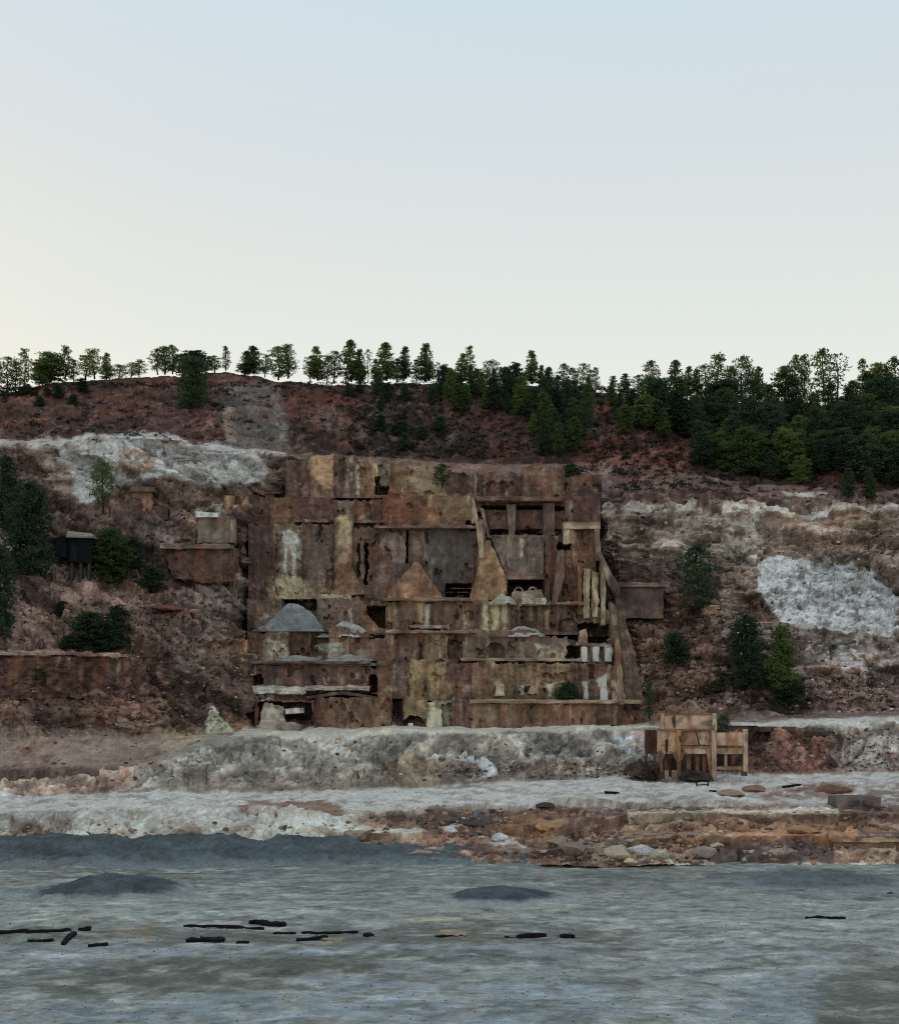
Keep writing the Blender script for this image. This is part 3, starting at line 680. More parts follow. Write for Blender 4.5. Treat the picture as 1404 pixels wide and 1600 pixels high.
gb(ct(166,174,176), .45 * sst(.22, .50, .6 * s1 + .6 * iso) * pm1); gb(ct(72,78,80), .38 * sst(.24, .5, .6 * s2 - .6 * iso) * pm2); gb(ct(152,156,148), .25 * sst(.3, .55, iso)); gb(ct(88,94,90), .25 * sst(.25, .55, -iso))
gcol *= (.86 * (1 + .20 * m3))[:, None] * np.array((1.02, 1.0, 1.0))
o = mesh_np('ground', Pp, grid_quads(len(gyv), len(gx)), M_PLAIN, np.clip(gcol, .01, .85))
set_props(o, 'flat grey tailings plain streaked with pale salt crust', None, None, 'structure')

def heap(name, mat, base_col, pxc, rowc, wpx, hpx, Y, deep, label=None, cat=None, kind=None, profile=None, seed=0, nx=150, ny=60, rough=.12, z0=None, edge=None):
    """a low heap of loose material: a dome over the ground it lies on"""
    xc, _, zc = at(pxc, rowc, Y)
    if z0 is not None: zc = z0
    hw, hh = wpx * Y / F / 2, hpx * Y / F
    u, v = np.meshgrid(np.linspace(-1, 1, nx), np.linspace(-1, 1, ny))
    wob = .22 * fbm(u * 2.2 + seed, v * 2, 0 * u, 300 + seed, 3)
    r = np.sqrt((u) ** 2 + (v) ** 2) * (1 + wob)
    prof = sst(1.0, 0.0, r) if profile is None else profile(u, v, r)
    X = xc + u * hw; Yv = Y + v * deep
    Z = hh * prof ** 1.05 + (prof > 0) * rough * fbm(X * .9, Yv * .9, 0 * X, 310 + seed, 4, .6)
    Z = zc + Z - .25 + .25 * sst(0, .08, prof) - .2 * (prof <= 0)
    V = np.stack([X, Yv, Z], -1).reshape(-1, 3)
    c = np.repeat(np.asarray(base_col)[None], len(V), 0)
    c = c * (1 + .35 * fbm(V[:, 0] * .3, V[:, 1] * .5, V[:, 2], 320 + seed, 4, .6))[:, None] * (1 + .2 * fbm(V[:, 0] * 1.5, V[:, 1] * 1.5, V[:, 2] * 1.5, 321 + seed, 3, .6))[:, None]
    if edge is not None:
        w = sst(.02, .45, prof.ravel() + .12 * fbm(V[:, 0] * .4, V[:, 1] * .8, V[:, 2], 333 + seed, 4, .6))[:, None]
        c = np.asarray(edge)[None] * (1 - w) + c * w
    o = mesh_np(name, V, grid_quads(ny, nx), mat, np.clip(c, .008, .85))
    return set_props(o, label, cat, None, kind)

DKB = ct(68,78,84)
# long dark bank across the foot of the bench: runs down to nothing towards the right
def bank_prof(u, v, r):
    top = sst(-1.01, -.98, u) * (1 - .75 * sst(.05, .95, u)) * (1 + .12 * np.sin(u * 21) + .10 * np.sin(u * 47 + 1))
    return np.clip(np.clip(1 - np.abs(v), 0, 1) * top * 1.15, 0, 1) * sst(1.0, .93, u)
ob = heap('dark_bank', M_BANK, DKB, 250, 1350, 1400, 37, 184, 10, 'long low bank of dark blue grey tailings along the plain', None, 'structure', bank_prof, 3, 520, 80, .36, -.1, ct(100,112,118))
heap('tailings_mound', M_BANK, ct(64,73,79), 170, 1398, 330, 26, 152, 9, 'dark grey low mound on the plain below the dark bank', 'mound', seed=5, rough=.3, z0=-.05, edge=ct(120,130,132))
heap('tailings_mound', M_BANK, ct(62,70,76), 785, 1405, 260, 18, 147, 6, 'small dark grey mound alone in the middle of the plain', 'mound', seed=6, z0=-.05, edge=ct(124,134,136))
heap('tailings_mound', M_BANK, ct(82,91,95), 1280, 1390, 380, 18, 158, 7, 'faint wide mound on the plain below the bin', 'mound', seed=8, z0=-.05, edge=ct(112,122,124))

# ------------------------------------------------------------------ the ruined stepped works
RX, RY, RZ = at(690, 1137, 275)
ruin = empty('ruined_works', (RX, RY, RZ), 'stepped ruin of rust stained concrete walls built against the quarry slope', 'ruin')

# dark openings cut into the walls: px0, px1, row0, row1, depth in metres, shape
OPEN = [
 (573,602,947,981,9,'door'), (793,848,904,931,9,'box'), (440,494,937,953,7,'box'), (696,736,912,936,7,'grill'), (577,589,1054,1082,7,'arch'), (580,588,1033,1044,5,'box'),
 (757,789,1003,1031,1.3,'arch'), (812,838,947,983,1.6,'box'), (871,891,848,859,6,'rag'), (728,748,814,828,6,'rag'), (752,792,790,796,4,'box'), (804,848,790,796,4,'box'), (866,881,791,798,4,'rag'),
 (904,953,974,1005,8,'rag'), (886,908,1010,1027,6,'rag'), (627,664,1119,1146,7,'archrag'), (404,486,1097,1130,7,'rag'), (570,574,848,914,5,'rag'), (634,638,828,880,4,'box'), (480,590,1080,1089,5,'wedge'),
 (395,410,1055,1070,5,'rag'), (420,436,1038,1040,.5,'box'), (872,904,966,986,1.2,'arch'), (612,628,1092,1137,5,'box'), (742,754,800,806,2,'rag'), (558,562,850,900,2,'rag'), (585,592,745,772,6,'rag'), (592,606,760,773,5,'rag'),
 (655,660,1008,1030,1.2,'box'), (700,716,1000,1030,1.5,'rag'), (820,830,1073,1083,1.5,'rag'), (438,446,990,1005,1,'box'), (690,704,1100,1140,2,'rag'), (575,602,992,998,3,'rag'), (920,926,1040,1060,1,'rag')]
def relief(px, row, P):
    d = np.zeros(px.shape)
    n = fbm(P[:, 0] * 1.1, P[:, 1] * .5, P[:, 2] * 1.1, 401, 3, .6)
    n2 = fbm(P[:, 0] * 1.1 + 30, P[:, 1] * .5, P[:, 2] * 1.1, 402, 3, .6)
    for x0, x1, r0, r1, dep, sh in OPEN:
        j = 2.4 if 'rag' in sh else .5
        a, b = px + n * j, row + n2 * j
        ins = (a > x0) & (a < x1) & (b > r0) & (b < r1)
        if 'arch' in sh:
            w = (x1 - x0) / 2; cx = (x0 + x1) / 2
            ins &= ((b > r0 + w) | ((a - cx) ** 2 + (b - r0 - w) ** 2 < w * w))
        if sh == 'door':      # rubble slides in across the lower left corner
            ins &= b < r0 + 12 + (a - x0) * 1.05
        if sh == 'wedge':
            ins &= b > np.interp(a, [480, 535, 590], [1087, 1080, 1085])
        if sh == 'grill':
            ins &= ~(((b > 918) & (b < 920.5)) | ((b > 924.5) & (b < 927)) | ((b > 930.5) & (b < 932.5)))
        d = np.where(ins, np.maximum(d, dep), d)
    return d

TIERS = [  # distance, bottom row, panels: (px0, px1, top row, colour, offset towards the viewer in metres)
 (293, 778, [(446,484,718,(86,68,60),0),(484,521,710,(104,84,68),.5),(521,557,712,(98,82,74),0),(557,563,720,(92,78,70),.25),(563,586,722,(116,88,62),.1),(586,606,723,(88,80,68),-.1),(606,637,726,(98,76,60),.2),(637,697,727,(110,94,74),.45),(697,746,738,(84,66,58),0),(746,815,741,(82,64,56),.2),(815,882,730,(98,78,66),.9),(882,940,742,(80,62,55),.1)]),
 (289, 826, [(366,421,776,(74,56,52),.1),(421,458,777,(92,70,54),.5),(458,520,778,(84,62,60),.9),(520,554,780,(100,86,76),.5),(554,571,781,(108,80,60),.9),(571,598,782,(78,57,56),.5),(598,652,771,(98,66,50),1.2),(652,743,773,(108,84,62),1.2),(743,752,778,(84,68,60),.2),(752,882,778,(84,71,66),-.5),(882,938,776,(80,58,52),.4)]),
 (283.5, 942, [(388,430,820,(74,58,52),0),(430,473,818,(94,82,70),.3),(473,523,819,(88,74,66),.1),(523,550,806,(110,92,74),.9),(550,592,822,(80,67,60),-.1),(592,640,823,(92,78,70),.2),(640,664,824,(84,69,61),0),(664,746,824,(70,66,64),-.2),(746,758,812,(108,92,76),1.1),(758,852,836,(88,76,68),.4),(852,880,834,(84,65,57),.9),(880,931,818,(94,70,54),1.6),(931,962,905,(92,76,62),.6)]),
 (279, 992, [(386,441,938,(84,70,62),0),(441,495,938,(62,53,50),-.6),(495,561,934,(88,76,70),.8),(561,604,940,(106,86,68),.3),(604,656,939,(98,80,64),.1),(656,675,939,(108,94,76),.3),(675,722,938,(94,76,66),.1),(722,753,938,(84,68,62),.3),(753,798,936,(112,102,80),.5),(798,839,939,(84,71,63),.1),(839,873,943,(100,80,68),.4),(873,908,946,(84,72,64),-.1),(908,962,950,(100,90,74),.4)]),
 (275, 1038, [(386,415,986,(88,68,56),.3),(415,453,980,(112,104,92),.6),(453,513,981,(74,58,52),-.5),(513,546,979,(112,94,72),.8),(546,604,988,(94,73,65),.4),(604,617,986,(112,86,64),.6),(617,662,985,(92,74,66),.1),(662,700,986,(104,90,72),.3),(700,722,987,(80,62,58),-.3),(722,838,984,(96,83,73),.5),(838,886,996,(108,98,86),.3),(886,909,1000,(62,53,50),-.4),(909,960,998,(104,94,84),.2)]),
 (271, 1095, [(390,576,1034,(82,65,63),.4),(576,613,1032,(96,78,64),.7),(613,639,1034,(84,68,62),.1),(639,698,1034,(112,95,69),.5),(698,737,1036,(86,69,65),0),(737,773,1036,(104,84,68),.3),(773,897,1036,(106,89,68),.1),(897,966,1038,(86,68,60),-.1)]),
 (267, 1146, [(398,491,1093,(66,57,53),-.5),(491,612,1089,(96,78,62),.9),(612,629,1094,(56,47,44),-.8),(629,667,1092,(110,94,70),.2),(667,707,1094,(122,118,100),.3),(707,733,1091,(84,67,66),.8),(733,801,1097,(102,84,69),.4),(801,880,1096,(97,76,62),.5),(880,931,1097,(104,80,64),.45),(931,1003,1098,(80,64,58),.2)]),
]

# stains, crusts and repairs on the concrete
S = []
def st(poly, c, soft=3, wob=3, stg=.85, pat=.8):
    if len(poly) == 4 and poly[0][1] == poly[1][1] and poly[2][1] == poly[3][1]:       # upright run: ragged sides, thinning downwards
        (x0, y0), (x1, _), (_, y1) = poly[0], poly[1], poly[2]
        w = x1 - x0; n = 7; L, Rr = [], []
        for i in range(n):
            t = i / (n - 1); yv = y0 + (y1 - y0) * t
            L.append((x0 + w * (random.uniform(-.18, .18) + .12 * t), yv + random.uniform(-1.5, 1.5)))
            Rr.append((x1 - w * (random.uniform(-.18, .18) + .22 * t), yv + random.uniform(-1.5, 1.5)))
        poly = L + Rr[::-1]
    S.append((poly, c, soft * 1.2, wob * 1.5, stg, pat))
PG, LIMEW, YEL, RUST, SOOT = cf(144,145,124), cf(164,163,150), cf(132,119,92), cf(98,64,48), cf(40,33,33)
st([(442,832),(452,828),(464,836),(468,850),(462,852),(463,880),(460,908),(456,906),(457,872),(452,852),(449,860),(447,905),(443,904),(443,860),(438,846)], LIMEW, 1.6, 1.8, .95, 0); st(rc(464,845,469,875), LIMEW, 2, 2, .7); st(rc(436,830,472,915), cf(112,108,92), 6, 5, .5, .7)
st([(430,906),(470,900),(480,936),(432,936)], PG, 4, 5, .95, 0); st([(415,905),(435,900),(500,910),(520,936),(420,936)], cf(120,106,82), 6, 6, .7)
st(rc(526,808,548,850), YEL, 4, 3, .9, 0); st(rc(530,848,546,885), cf(122,104,80), 4, 3, .8); st(rc(610,830,638,880), cf(110,98,92), 4, 4, .7); st(rc(552,830,572,900), cf(92,80,68), 4, 5, .6)
st(rc(664,826,746,908), cf(66,62,60), 6, 4, .7, 0); st(rc(400,822,426,935), SOOT, 6, 6, .45); st(rc(476,840,520,900), cf(80,68,62), 5, 5, .5)
st(rc(598,772,652,820), RUST, 8, 9, .75, .75); st(rc(655,790,690,820), cf(120,84,54), 5, 5, .6); st(rc(690,775,742,816), cf(106,92,72), 6, 5, .6)
st(rc(556,726,561,772), cf(140,134,124), 1.5, 1, .9, 0); st(rc(585,722,592,764), cf(150,138,84), 2, 1, .9, 0); st(rc(593,722,606,760), cf(84,82,74), 2, 2, .8, 0); st(rc(640,730,696,772), cf(122,110,86), 6, 3, .8, 0)
st([(484,712),(520,708),(519,763),(505,757),(485,742)], cf(140,114,86), 2, 2, .9, 0); st(rc(612,728,640,772), cf(96,78,60), 5, 3, .6)
for a, b, r0, r1, c in ((755,764,944,990,PG),(768,778,940,986,cf(150,146,112)),(783,792,940,986,PG),(655,661,942,980,YEL),(666,672,945,978,LIMEW),(720,728,958,984,YEL),(812,818,1005,1030,cf(110,98,92)),(840,852,1008,1032,PG),(855,884,1010,1032,cf(136,126,108)),
                        (415,440,1000,1030,PG),(440,452,985,1030,cf(126,124,116)),(495,540,1005,1032,cf(120,122,114)),(540,590,1025,1033,cf(120,126,124)),(908,920,1012,1032,LIMEW),(924,936,1012,1034,LIMEW),(944,956,1010,1032,LIMEW),(684,694,995,1030,cf(128,118,98)),
                        (772,790,1064,1086,cf(134,128,104)),(808,818,1068,1086,LIMEW),(828,842,1068,1086,cf(124,104,88)),(852,866,1066,1086,cf(150,148,122)),(912,920,1066,1090,LIMEW),(936,950,1058,1096,LIMEW),(956,966,1066,1096,cf(140,130,118)),
                        (666,690,1108,1142,PG),(692,704,1100,1142,cf(128,132,120)),(414,440,1108,1142,cf(134,134,124)),(448,470,1106,1114,cf(150,150,146)),(400,412,1075,1092,LIMEW),(416,430,1074,1090,LIMEW),(440,470,1074,1086,cf(140,142,132)),(915,922,890,962,cf(146,140,108)),(926,934,895,960,cf(134,124,94)),(938,950,890,980,cf(126,118,94)),
                        (885,895,818,850,cf(140,128,110)),(505,512,1060,1072,YEL),(530,540,1040,1070,cf(110,98,84)),(556,562,1045,1070,cf(118,106,88)),(850,856,955,985,cf(124,108,90)),(758,764,1000,1032,cf(112,98,82)),(640,650,1034,1090,cf(122,108,76)),(670,690,1036,1090,cf(120,104,76))):
    st(rc(a, r0, b, r1), c, 2.2, 2.5, .9, .85)
st(rc(478,1095,520,1140), cf(60,34,30), 6, 8, .7); st(rc(735,1098,785,1128), cf(112,96,82), 5, 5, .6); st(rc(880,1100,930,1135), cf(104,74,56), 5, 5, .7); st(rc(760,1040,860,1070), cf(112,94,70), 8, 6, .5)
st(rc(880,870,935,960), cf(84,60,48), 8, 6, .5); st(rc(895,830,905,960), cf(104,76,50), 3, 2, .7); st(rc(915,826,922,880), cf(60,46,40), 2, 2, .7)
for xs in (470,505,575,620,700,712,860,872,905,928,600,655,790,820,420): st(rc(xs, 826, xs + 5, 905), SOOT, 2.5, 2.5, .40, .7)
for xs in (430,470,500,540,600,640,690,730,800,850,890): st(rc(xs, 1036, xs + 6, 1086), SOOT, 3, 2.5, .38, .7)
for xs in (620,690,730,845,860): st(rc(xs, 940, xs + 5, 1030), SOOT, 2.5, 2.5, .42, .7)

rd = random.Random(21)
for i in range(26):
    x_ = rd.uniform(-20, 205); w_ = rd.uniform(3, 9)
    st(rc(x_, 1024, x_ + w_, 1024 + rd.uniform(25, 60)), rd.choice([cf(100,60,48), cf(118,104,94), SOOT, cf(58,42,40), cf(92,72,62), cf(112,82,62)]), 2, 2.5, rd.uniform(.5, .85), .7)
for (Yt_, rb_, pans_) in TIERS:
    for (a_, b_, rt_, c_, of_) in pans_:
        for q_ in range(max(1, int((b_ - a_) / 17))):
            x_ = rd.uniform(a_, b_); w_ = rd.uniform(1.6, 5.0); r0_ = rt_ + rd.uniform(-1, 4) if rd.random() < .7 else rd.uniform(rt_, rb_ - 15)
            L_ = min(rb_ - r0_, rd.uniform(10, 42) * (1.5 if rb_ - rt_ > 80 else 1))
            st(rc(x_, r0_, x_ + w_, r0_ + L_), rd.choice([cf(146,138,122), cf(128,118,100), cf(124,112,90), SOOT, SOOT, cf(58,48,44), cf(108,70,52), cf(94,78,66)]), 1.6, 1.8, rd.uniform(.35, .75), .75)
        if rd.random() < .5:
            x_ = rd.uniform(a_, b_ - 6); st(ell(x_, rb_ - 14 - rd.uniform(0, 10), rd.uniform(4, 12), rd.uniform(4, 9)), rd.choice([cf(124,114,100), cf(64,54,50), cf(98,82,70), cf(132,124,110)]), 4, 6, .6, .7)

def paint(P, base):
    n = len(P)
    c = np.repeat(np.asarray(base, float)[None], n, 0) if np.ndim(base) == 1 else base.copy()
    x, y, z = P[:, 0], P[:, 1], P[:, 2]
    px, row = CX + F * x / y, HR - (z - ZC) * F / y
    v = fbm(x * .9, y * .3, z * .09, 411, 3, .6)          # runs of water down the face
    h = fbm(x * .12, y * .1, z * 1.4, 412, 3, .6)           # pour lines
    m = fbm(x * .35, y * .3, z * .35, 413, 5, .62)
    c = c * np.exp(.36 * v + .16 * h + .46 * m)[:, None]
    r = sst(.12, .6, fbm(x * .5, y * .3, z * .18, 414, 4, .6))[:, None] * .5
    c = c * (1 - r) + np.array(cf(104, 66, 48)) * r
    d = sst(.18, .6, fbm(x * .8, y * .3, z * .22, 415, 4, .6))[:, None] * .5
    c = c * (1 - d) + np.array(cf(50, 42, 40)) * d
    g = (c @ np.array((.2126, .7152, .0722)))[:, None]
    c = (c * .97 + g * .03) * .80
    c = apply_patches(c, px, row, P, S, 430)
    wv = fbm(x * .4, y * .4, z * .4, 418, 3)
    c *= np.exp(.30 * fbm(x * 1.25 + 1.2 * wv, y, z * .95, 417, 2, .6))[:, None]
    return np.clip(c, .008, .8)

def wall_panel(x0, x1, rt, rb, Y, base, cap=4.5, name='wall_panel', parent=None, crumble=3.2, seed=0, step=1.45, lab=None, table=None):
    nx, ny = max(4, int((x1 - x0) / step)), max(4, int((rb - rt) / step))
    pxs = np.linspace(x0 + .03, x1 - .03, nx)
    top = rt + crumble * 1.5 * fbm(pxs * .09, 0 * pxs, 0 * pxs, 500 + seed, 4, .65)
    t = np.linspace(0, 1, ny)[:, None]
    PXm = np.repeat(pxs[None], ny, 0); RW = top[None] * (1 - t) + rb * t
    X = (PXm - CX) * Y / F; Z = ZC + (HR - RW) * Y / F; Ya = np.full(X.shape, float(Y))
    Pf = np.stack([X, Ya, Z], -1).reshape(-1, 3)
    rel = relief(PXm.ravel(), RW.ravel(), Pf)
    b = .30 * fbm(X.ravel() * .35, 0 * X.ravel() + Y, Z.ravel() * .35, 421, 4, .6) + .10 * fbm(X.ravel() * 1.6, 0 * X.ravel(), Z.ravel() * 1.6, 422, 3, .6)
    lip = .05 * (np.abs((Z.ravel() * .28 + .31 * (seed % 3)) % 1 - .5) < .04)       # lift joints left by the shuttering
    hole = sst(.55, .72, fbm(X.ravel() * .5, 0 * X.ravel() + Y, Z.ravel() * .40, 423, 3, .55)) * .8
    Ya = (Y + rel + b + hole - lip * (rel == 0)).reshape(X.shape)
    if table is not None:
        q = PXm.ravel() + 7 * fbm(X.ravel() * .35, 0 * X.ravel() + Y, Z.ravel() * .35, 424, 4, .6)
        tb = np.array(table[1])
        e = np.concatenate([[-1e4], np.array(table[0])[1:], [1e4]])
        ii = np.clip(np.searchsorted(e, q) - 1, 0, len(tb) - 1)
        base = .88 * tb[ii] + .12 * tb.mean(0)[None]
    c = paint(Pf, base).reshape(ny, nx, 3)
    # returns: flat top going back, and both ends
    def ext(a, kind):
        if kind == 'Y':
            a = np.vstack([np.full((1, nx), Y + cap), a]); l = np.full((a.shape[0], 1), Y + cap)
            return np.hstack([l, a, l])
        a = np.concatenate([a[:1], a], 0)
        return np.concatenate([a[:, :1], a, a[:, -1:]], 1)
    V = np.stack([ext(X, ''), ext(Ya, 'Y'), ext(Z, '')], -1)
    cc = np.concatenate([c[:1] * .6 + np.array(cf(112, 100, 86)) * .4, c], 0)
    cc = np.concatenate([cc[:, :1], cc, cc[:, -1:]], 1)
    o = mesh_np(name, V.reshape(-1, 3), grid_quads(ny + 1, nx + 2), M_CONC, cc.reshape(-1, 3), parent or ruin)
    if lab: o['label'] = lab
    return o

k = 0
for Yt, rb, pans in TIERS:
    for (a, b, rt, c, off) in pans:
        wall_panel(a, b, rt, rb, Yt - off * .8, cf(*c), seed=k, table=([p[0] for p in pans], [cf(*p[3]) for p in pans])); k += 1

def solid(name, poly, Yback, base, parent=None, mat=None, cuts=3, nz=.10, painted=True, seed=0, mod=None):
    """a solid whose front outline is given as (px, row, distance); it runs back to Yback"""
    bm = bmesh.new()
    fr = [bm.verts.new(at(*p)) for p in poly]
    bk = [bm.verts.new((v.co.x, (Yback[i] if isinstance(Yback, (list, tuple)) else Yback), v.co.z)) for i, v in enumerate(fr)]
    n = len(fr)
    bm.faces.new(fr); bm.faces.new(list(reversed(bk)))
    for i in range(n):
        bm.faces.new([fr[(i + 1) % n], fr[i], bk[i], bk[(i + 1) % n]])
    bmesh.ops.recalc_face_normals(bm, faces=bm.faces)
    bmesh.ops.triangulate(bm, faces=bm.faces)
    for _ in range(cuts):
        bmesh.ops.subdivide_edges(bm, edges=bm.edges, cuts=1, use_grid_fill=True)
    bm.verts.ensure_lookup_table()
    V = np.array([v.co[:] for v in bm.verts], np.float32)
    if len(bm.verts) and nz:
        bm.normal_update()
        Nn = np.array([v.normal[:] for v in bm.verts])
        dsp = nz * (fbm(V[:, 0] * .9, V[:, 1] * .9, V[:, 2] * .9, 600 + seed, 4, .6))
        V2 = V + Nn * dsp[:, None]
    else:
        V2 = V
    bmesh.ops.triangulate(bm, faces=bm.faces)
    T = np.array([[v.index for v in f.verts] for f in bm.faces], np.int32)
    bm.free()
    if mat is M_BIN:
        qz = fbm(V[:, 0] * 1.6, V[:, 1] * .6, V[:, 2] * .28, 640 + seed, 4, .62); qr = fbm(V[:, 0] * .9, V[:, 1], V[:, 2] * .6, 650, 4, .65)
        w_ = (.75 * sst(.02, .42, qz))[:, None]; w2_ = (.70 * sst(.05, .45, -qr))[:, None]
        base = (np.asarray(base)[None] * (1 - w_) + cf(104, 66, 44) * w_) * (1 - w2_) + cf(70, 58, 50) * w2_
    c = paint(V, base) if painted else np.clip((base if np.ndim(base) == 2 else np.repeat(np.asarray(base)[None], len(V), 0)) * (1 + .3 * fbm(V[:, 0] * .8, V[:, 1] * .8, V[:, 2] * .5, 610 + seed, 4, .6) + .2 * fbm(V[:, 0] * 3, V[:, 1] * 3, V[:, 2] * 1.5, 611, 3))[:, None], .008, .8)
    return mesh_np(name, V2, T, mat or M_CONC, c, parent)

TANW, ORG = (122,100,80), (110,82,60)
B = lambda name, poly, yb, c, **kw: solid(name, poly, yb, cf(*c), ruin, **kw)
# hopper cones between the big bays
B('hopper', [(514,932,280.2),(536,872,283),(548,884,282.6),(569,928,280.2)], 285, ORG, nz=.3, cuts=5, seed=1)
B('hopper', [(604,940,279.6),(606,926,280.2),(648,878,282.8),(652,878,282.8),(690,930,280.2),(690,940,279.6)], 285, (112,84,62), nz=.28, cuts=5, seed=2)
B('hopper', [(733,938,279.4),(737,925,280),(757,846,282.6),(764,846,282.6),(792,902,281),(790,938,279.4)], 285, (122,96,68), nz=.3, cuts=5, seed=3)
# the great sloping chute of the right bay
B('chute', [(766,836,283.4),(850,836,283.4),(848,903,280.4),(793,903,280.4)], 285.5, (90,78,70), nz=.28, cuts=5, seed=4)
B('chute_lip', [(790,900,280.0),(850,900,280.0),(850,905,280.0),(790,905,280.0)], 282, (100,86,74), seed=5)
# bay posts, strut, lintels
B('pilaster', [(791,788,287.8),(806,788,287.8),(804,836,287.8),(795,836,287.8)], 290, (108,90,76), seed=6)
B('pilaster', [(848,786,287.7),(866,786,287.7),(866,836,287.7),(848,836,287.7)], 290, (84,66,60), seed=7)
B('strut', [(750,794,288),(755,794,288),(765,838,286.6),(761,838,286.6)], 289.6, (112,98,86), seed=8)
B('buttress', [(737,780,287.2),(740,777,287.2),(748,818,286),(736,818,286)], 289, (128,110,92), seed=9)
B('lintel', [(880,816,281.2),(938,816,281.2),(938,826,281.2),(880,826,281.2)], 284, (134,120,102), seed=10)
B('pier', [(880,826,281.4),(890,826,281.4),(888,850,281.4),(880,850,281.4)], 284, (128,112,94), seed=11)
B('pier', [(928,826,281.3),(937,826,281.3),(938,876,281.3),(930,876,281.3)], 284, (116,98,80), seed=12)
B('pilaster', [(872,862,281),(880,858,281),(882,900,280),(870,942,279.5),(862,942,279.5)], 284, (96,76,68), nz=.3, seed=13)
B('pilaster', [(852,905,281),(858,905,281),(860,944,280),(850,944,280)], 284, (82,62,54), nz=.2, seed=14)
for i, (a, b, r0, r1, c) in enumerate(((911,921,888,966,(120,112,88)),(924,934,892,964,(108,96,76)),(938,946,876,976,(96,82,66)),(903,909,880,960,(84,64,50)))):
    B('pier', [(a,r0,280.2),(b,r0 + 3,280.2),(b,r1,277.6),(a,r1,277.6)], 284, c, nz=.32, cuts=4, seed=20 + i)
B('buttress', [(933,864,280.6),(938,862,280.6),(968,918,276),(966,932,276),(952,915,277.5)], 286, (88,72,66), nz=.1, seed=26)
B('buttress', [(953,940,275.6),(962,946,275.4),(968,1000,273),(958,1000,273)], 280, (104,86,72), nz=.15, seed=27)
B('flank_wall', [(957,962,275.2),(974,957,275.4),(984,992,273),(997,1040,270.4),(1007,1101,266.4),(966,1101,265.8),(961,1030,270.5)], 281, (92,74,61), nz=.45, cuts=5, seed=28)
B('buttress', [(960,996,271.6),(967,996,271.6),(977,1100,265.2),(967,1100,265.2)], 279, (108,88,70), nz=.25, cuts=4, seed=29)
B('pier', [(743,815,281.6),(752,815,281.6),(757,872,281.6),(749,872,281.6)], 284.2, (130,116,98), seed=30)
B('pier', [(361,886,281.0),(373,886,281.0),(373,930,281.0),(361,930,281.0)], 286, (118,104,90), seed=31)
B('pier', [(350,774,287),(365,774,287),(365,802,287),(350,802,287)], 290, (126,102,78), seed=32)
B('pier', [(372,1003,271.4),(386,1000,271.4),(386,1034,270.6),(374,1034,270.6)], 280, (116,86,60), seed=33)
# ledges and slabs
for i, (a, b, r0, r1, Yf, yb, c) in enumerate(((395,478,1073,1084,269.6,273,(150,150,138)),(478,576,1072,1079,269.4,273,(150,138,126)),(720,905,1029,1033,271.6,275,(112,100,86)),(500,548,929,938,279.6,284,(132,132,124)),
        (600,740,934,939,278.2,284,(108,92,76)),(815,852,934,944,276.8,281,(132,124,112)),(459,520,812,816,287.2,290,(100,80,76)),(552,600,813,817,287.2,290,(110,94,84)),(603,745,985,989,273.6,279,(100,84,74)),
        (735,1000,1094,1099,265.8,271,(120,104,88)),(392,578,1033,1037,269.8,275,(84,68,64)),(640,700,977,982,277.2,281,(116,106,96)),(586,745,821,825,282.4,286,(96,80,70)),(850,912,940,945,277.6,282,(100,88,78)),(745,880,776,782,287,290,(96,78,68)))):
    Yf -= .8
    B('ledge', [(a,r0,Yf),(b,r0 + .6,Yf),(b,r1,Yf),(a,r1 - .4,Yf)], yb, c, nz=.34, cuts=4, seed=40 + i)
B('slab', [(478,1088,266.4),(535,1080,266.4),(606,1092,266.4),(604,1095,266.4),(535,1085,266.4),(480,1092,266.4)], 271, (70,58,54), seed=60)
# the wedge block at the foot, stumps on the lower left
B('block', [(404,1128,266),(414,1100,266.3),(440,1104,266.3),(446,1140,265.6),(404,1142,265.6)], 269, (122,120,110), nz=.4, seed=61)
B('block', [(446,1108,266.4),(474,1106,266.4),(474,1114,266),(446,1116,266)], 269, (140,142,138), nz=.2, seed=62)
B('block', [(667,1112,265.9),(690,1108,265.9),(690,1144,265.4),(667,1144,265.4)], 268, (136,140,122), nz=.25, seed=63)
B('block', [(395,1140,264.8),(420,1124,265.6),(470,1134,265),(470,1144,264.6),(395,1146,264.6)], 268, (112,106,98), nz=.5, seed=64)
B('beam', [(900,1003,273.2),(955,1007,273.2),(955,1011,273.2),(900,1008,273.2)], 276, (88,76,68), seed=65)
B('pier', [(906,985,273.4),(916,982,273.4),(918,1008,273.4),(904,1008,273.4)], 276, (120,100,86), nz=.2, seed=66)
for i, (a, b) in enumerate(((908,918),(926,936),(944,957))):
    B('pier', [(a,1011,273.2),(b,1010,273.2),(b - 1,1034,273),(a + 1,1034,273)], 276, (150,144,130), nz=.15, seed=70 + i)
for i, (a, b, r0, r1, c) in enumerate(((911,919,1068,1093,(150,144,132)),(938,949,1060,1096,(142,138,122)),(956,966,1066,1097,(128,112,102)),(968,976,1068,1097,(124,104,92)),(773,788,1068,1087,(132,126,102)),(826,842,1071,1084,(116,94,80)))):
    B('stump', [(a + 2,r0,269.8),(b - 2,r0,269.8),(b,r1,269.2),(a,r1,269.2)], 272, c, nz=.25, seed=80 + i)
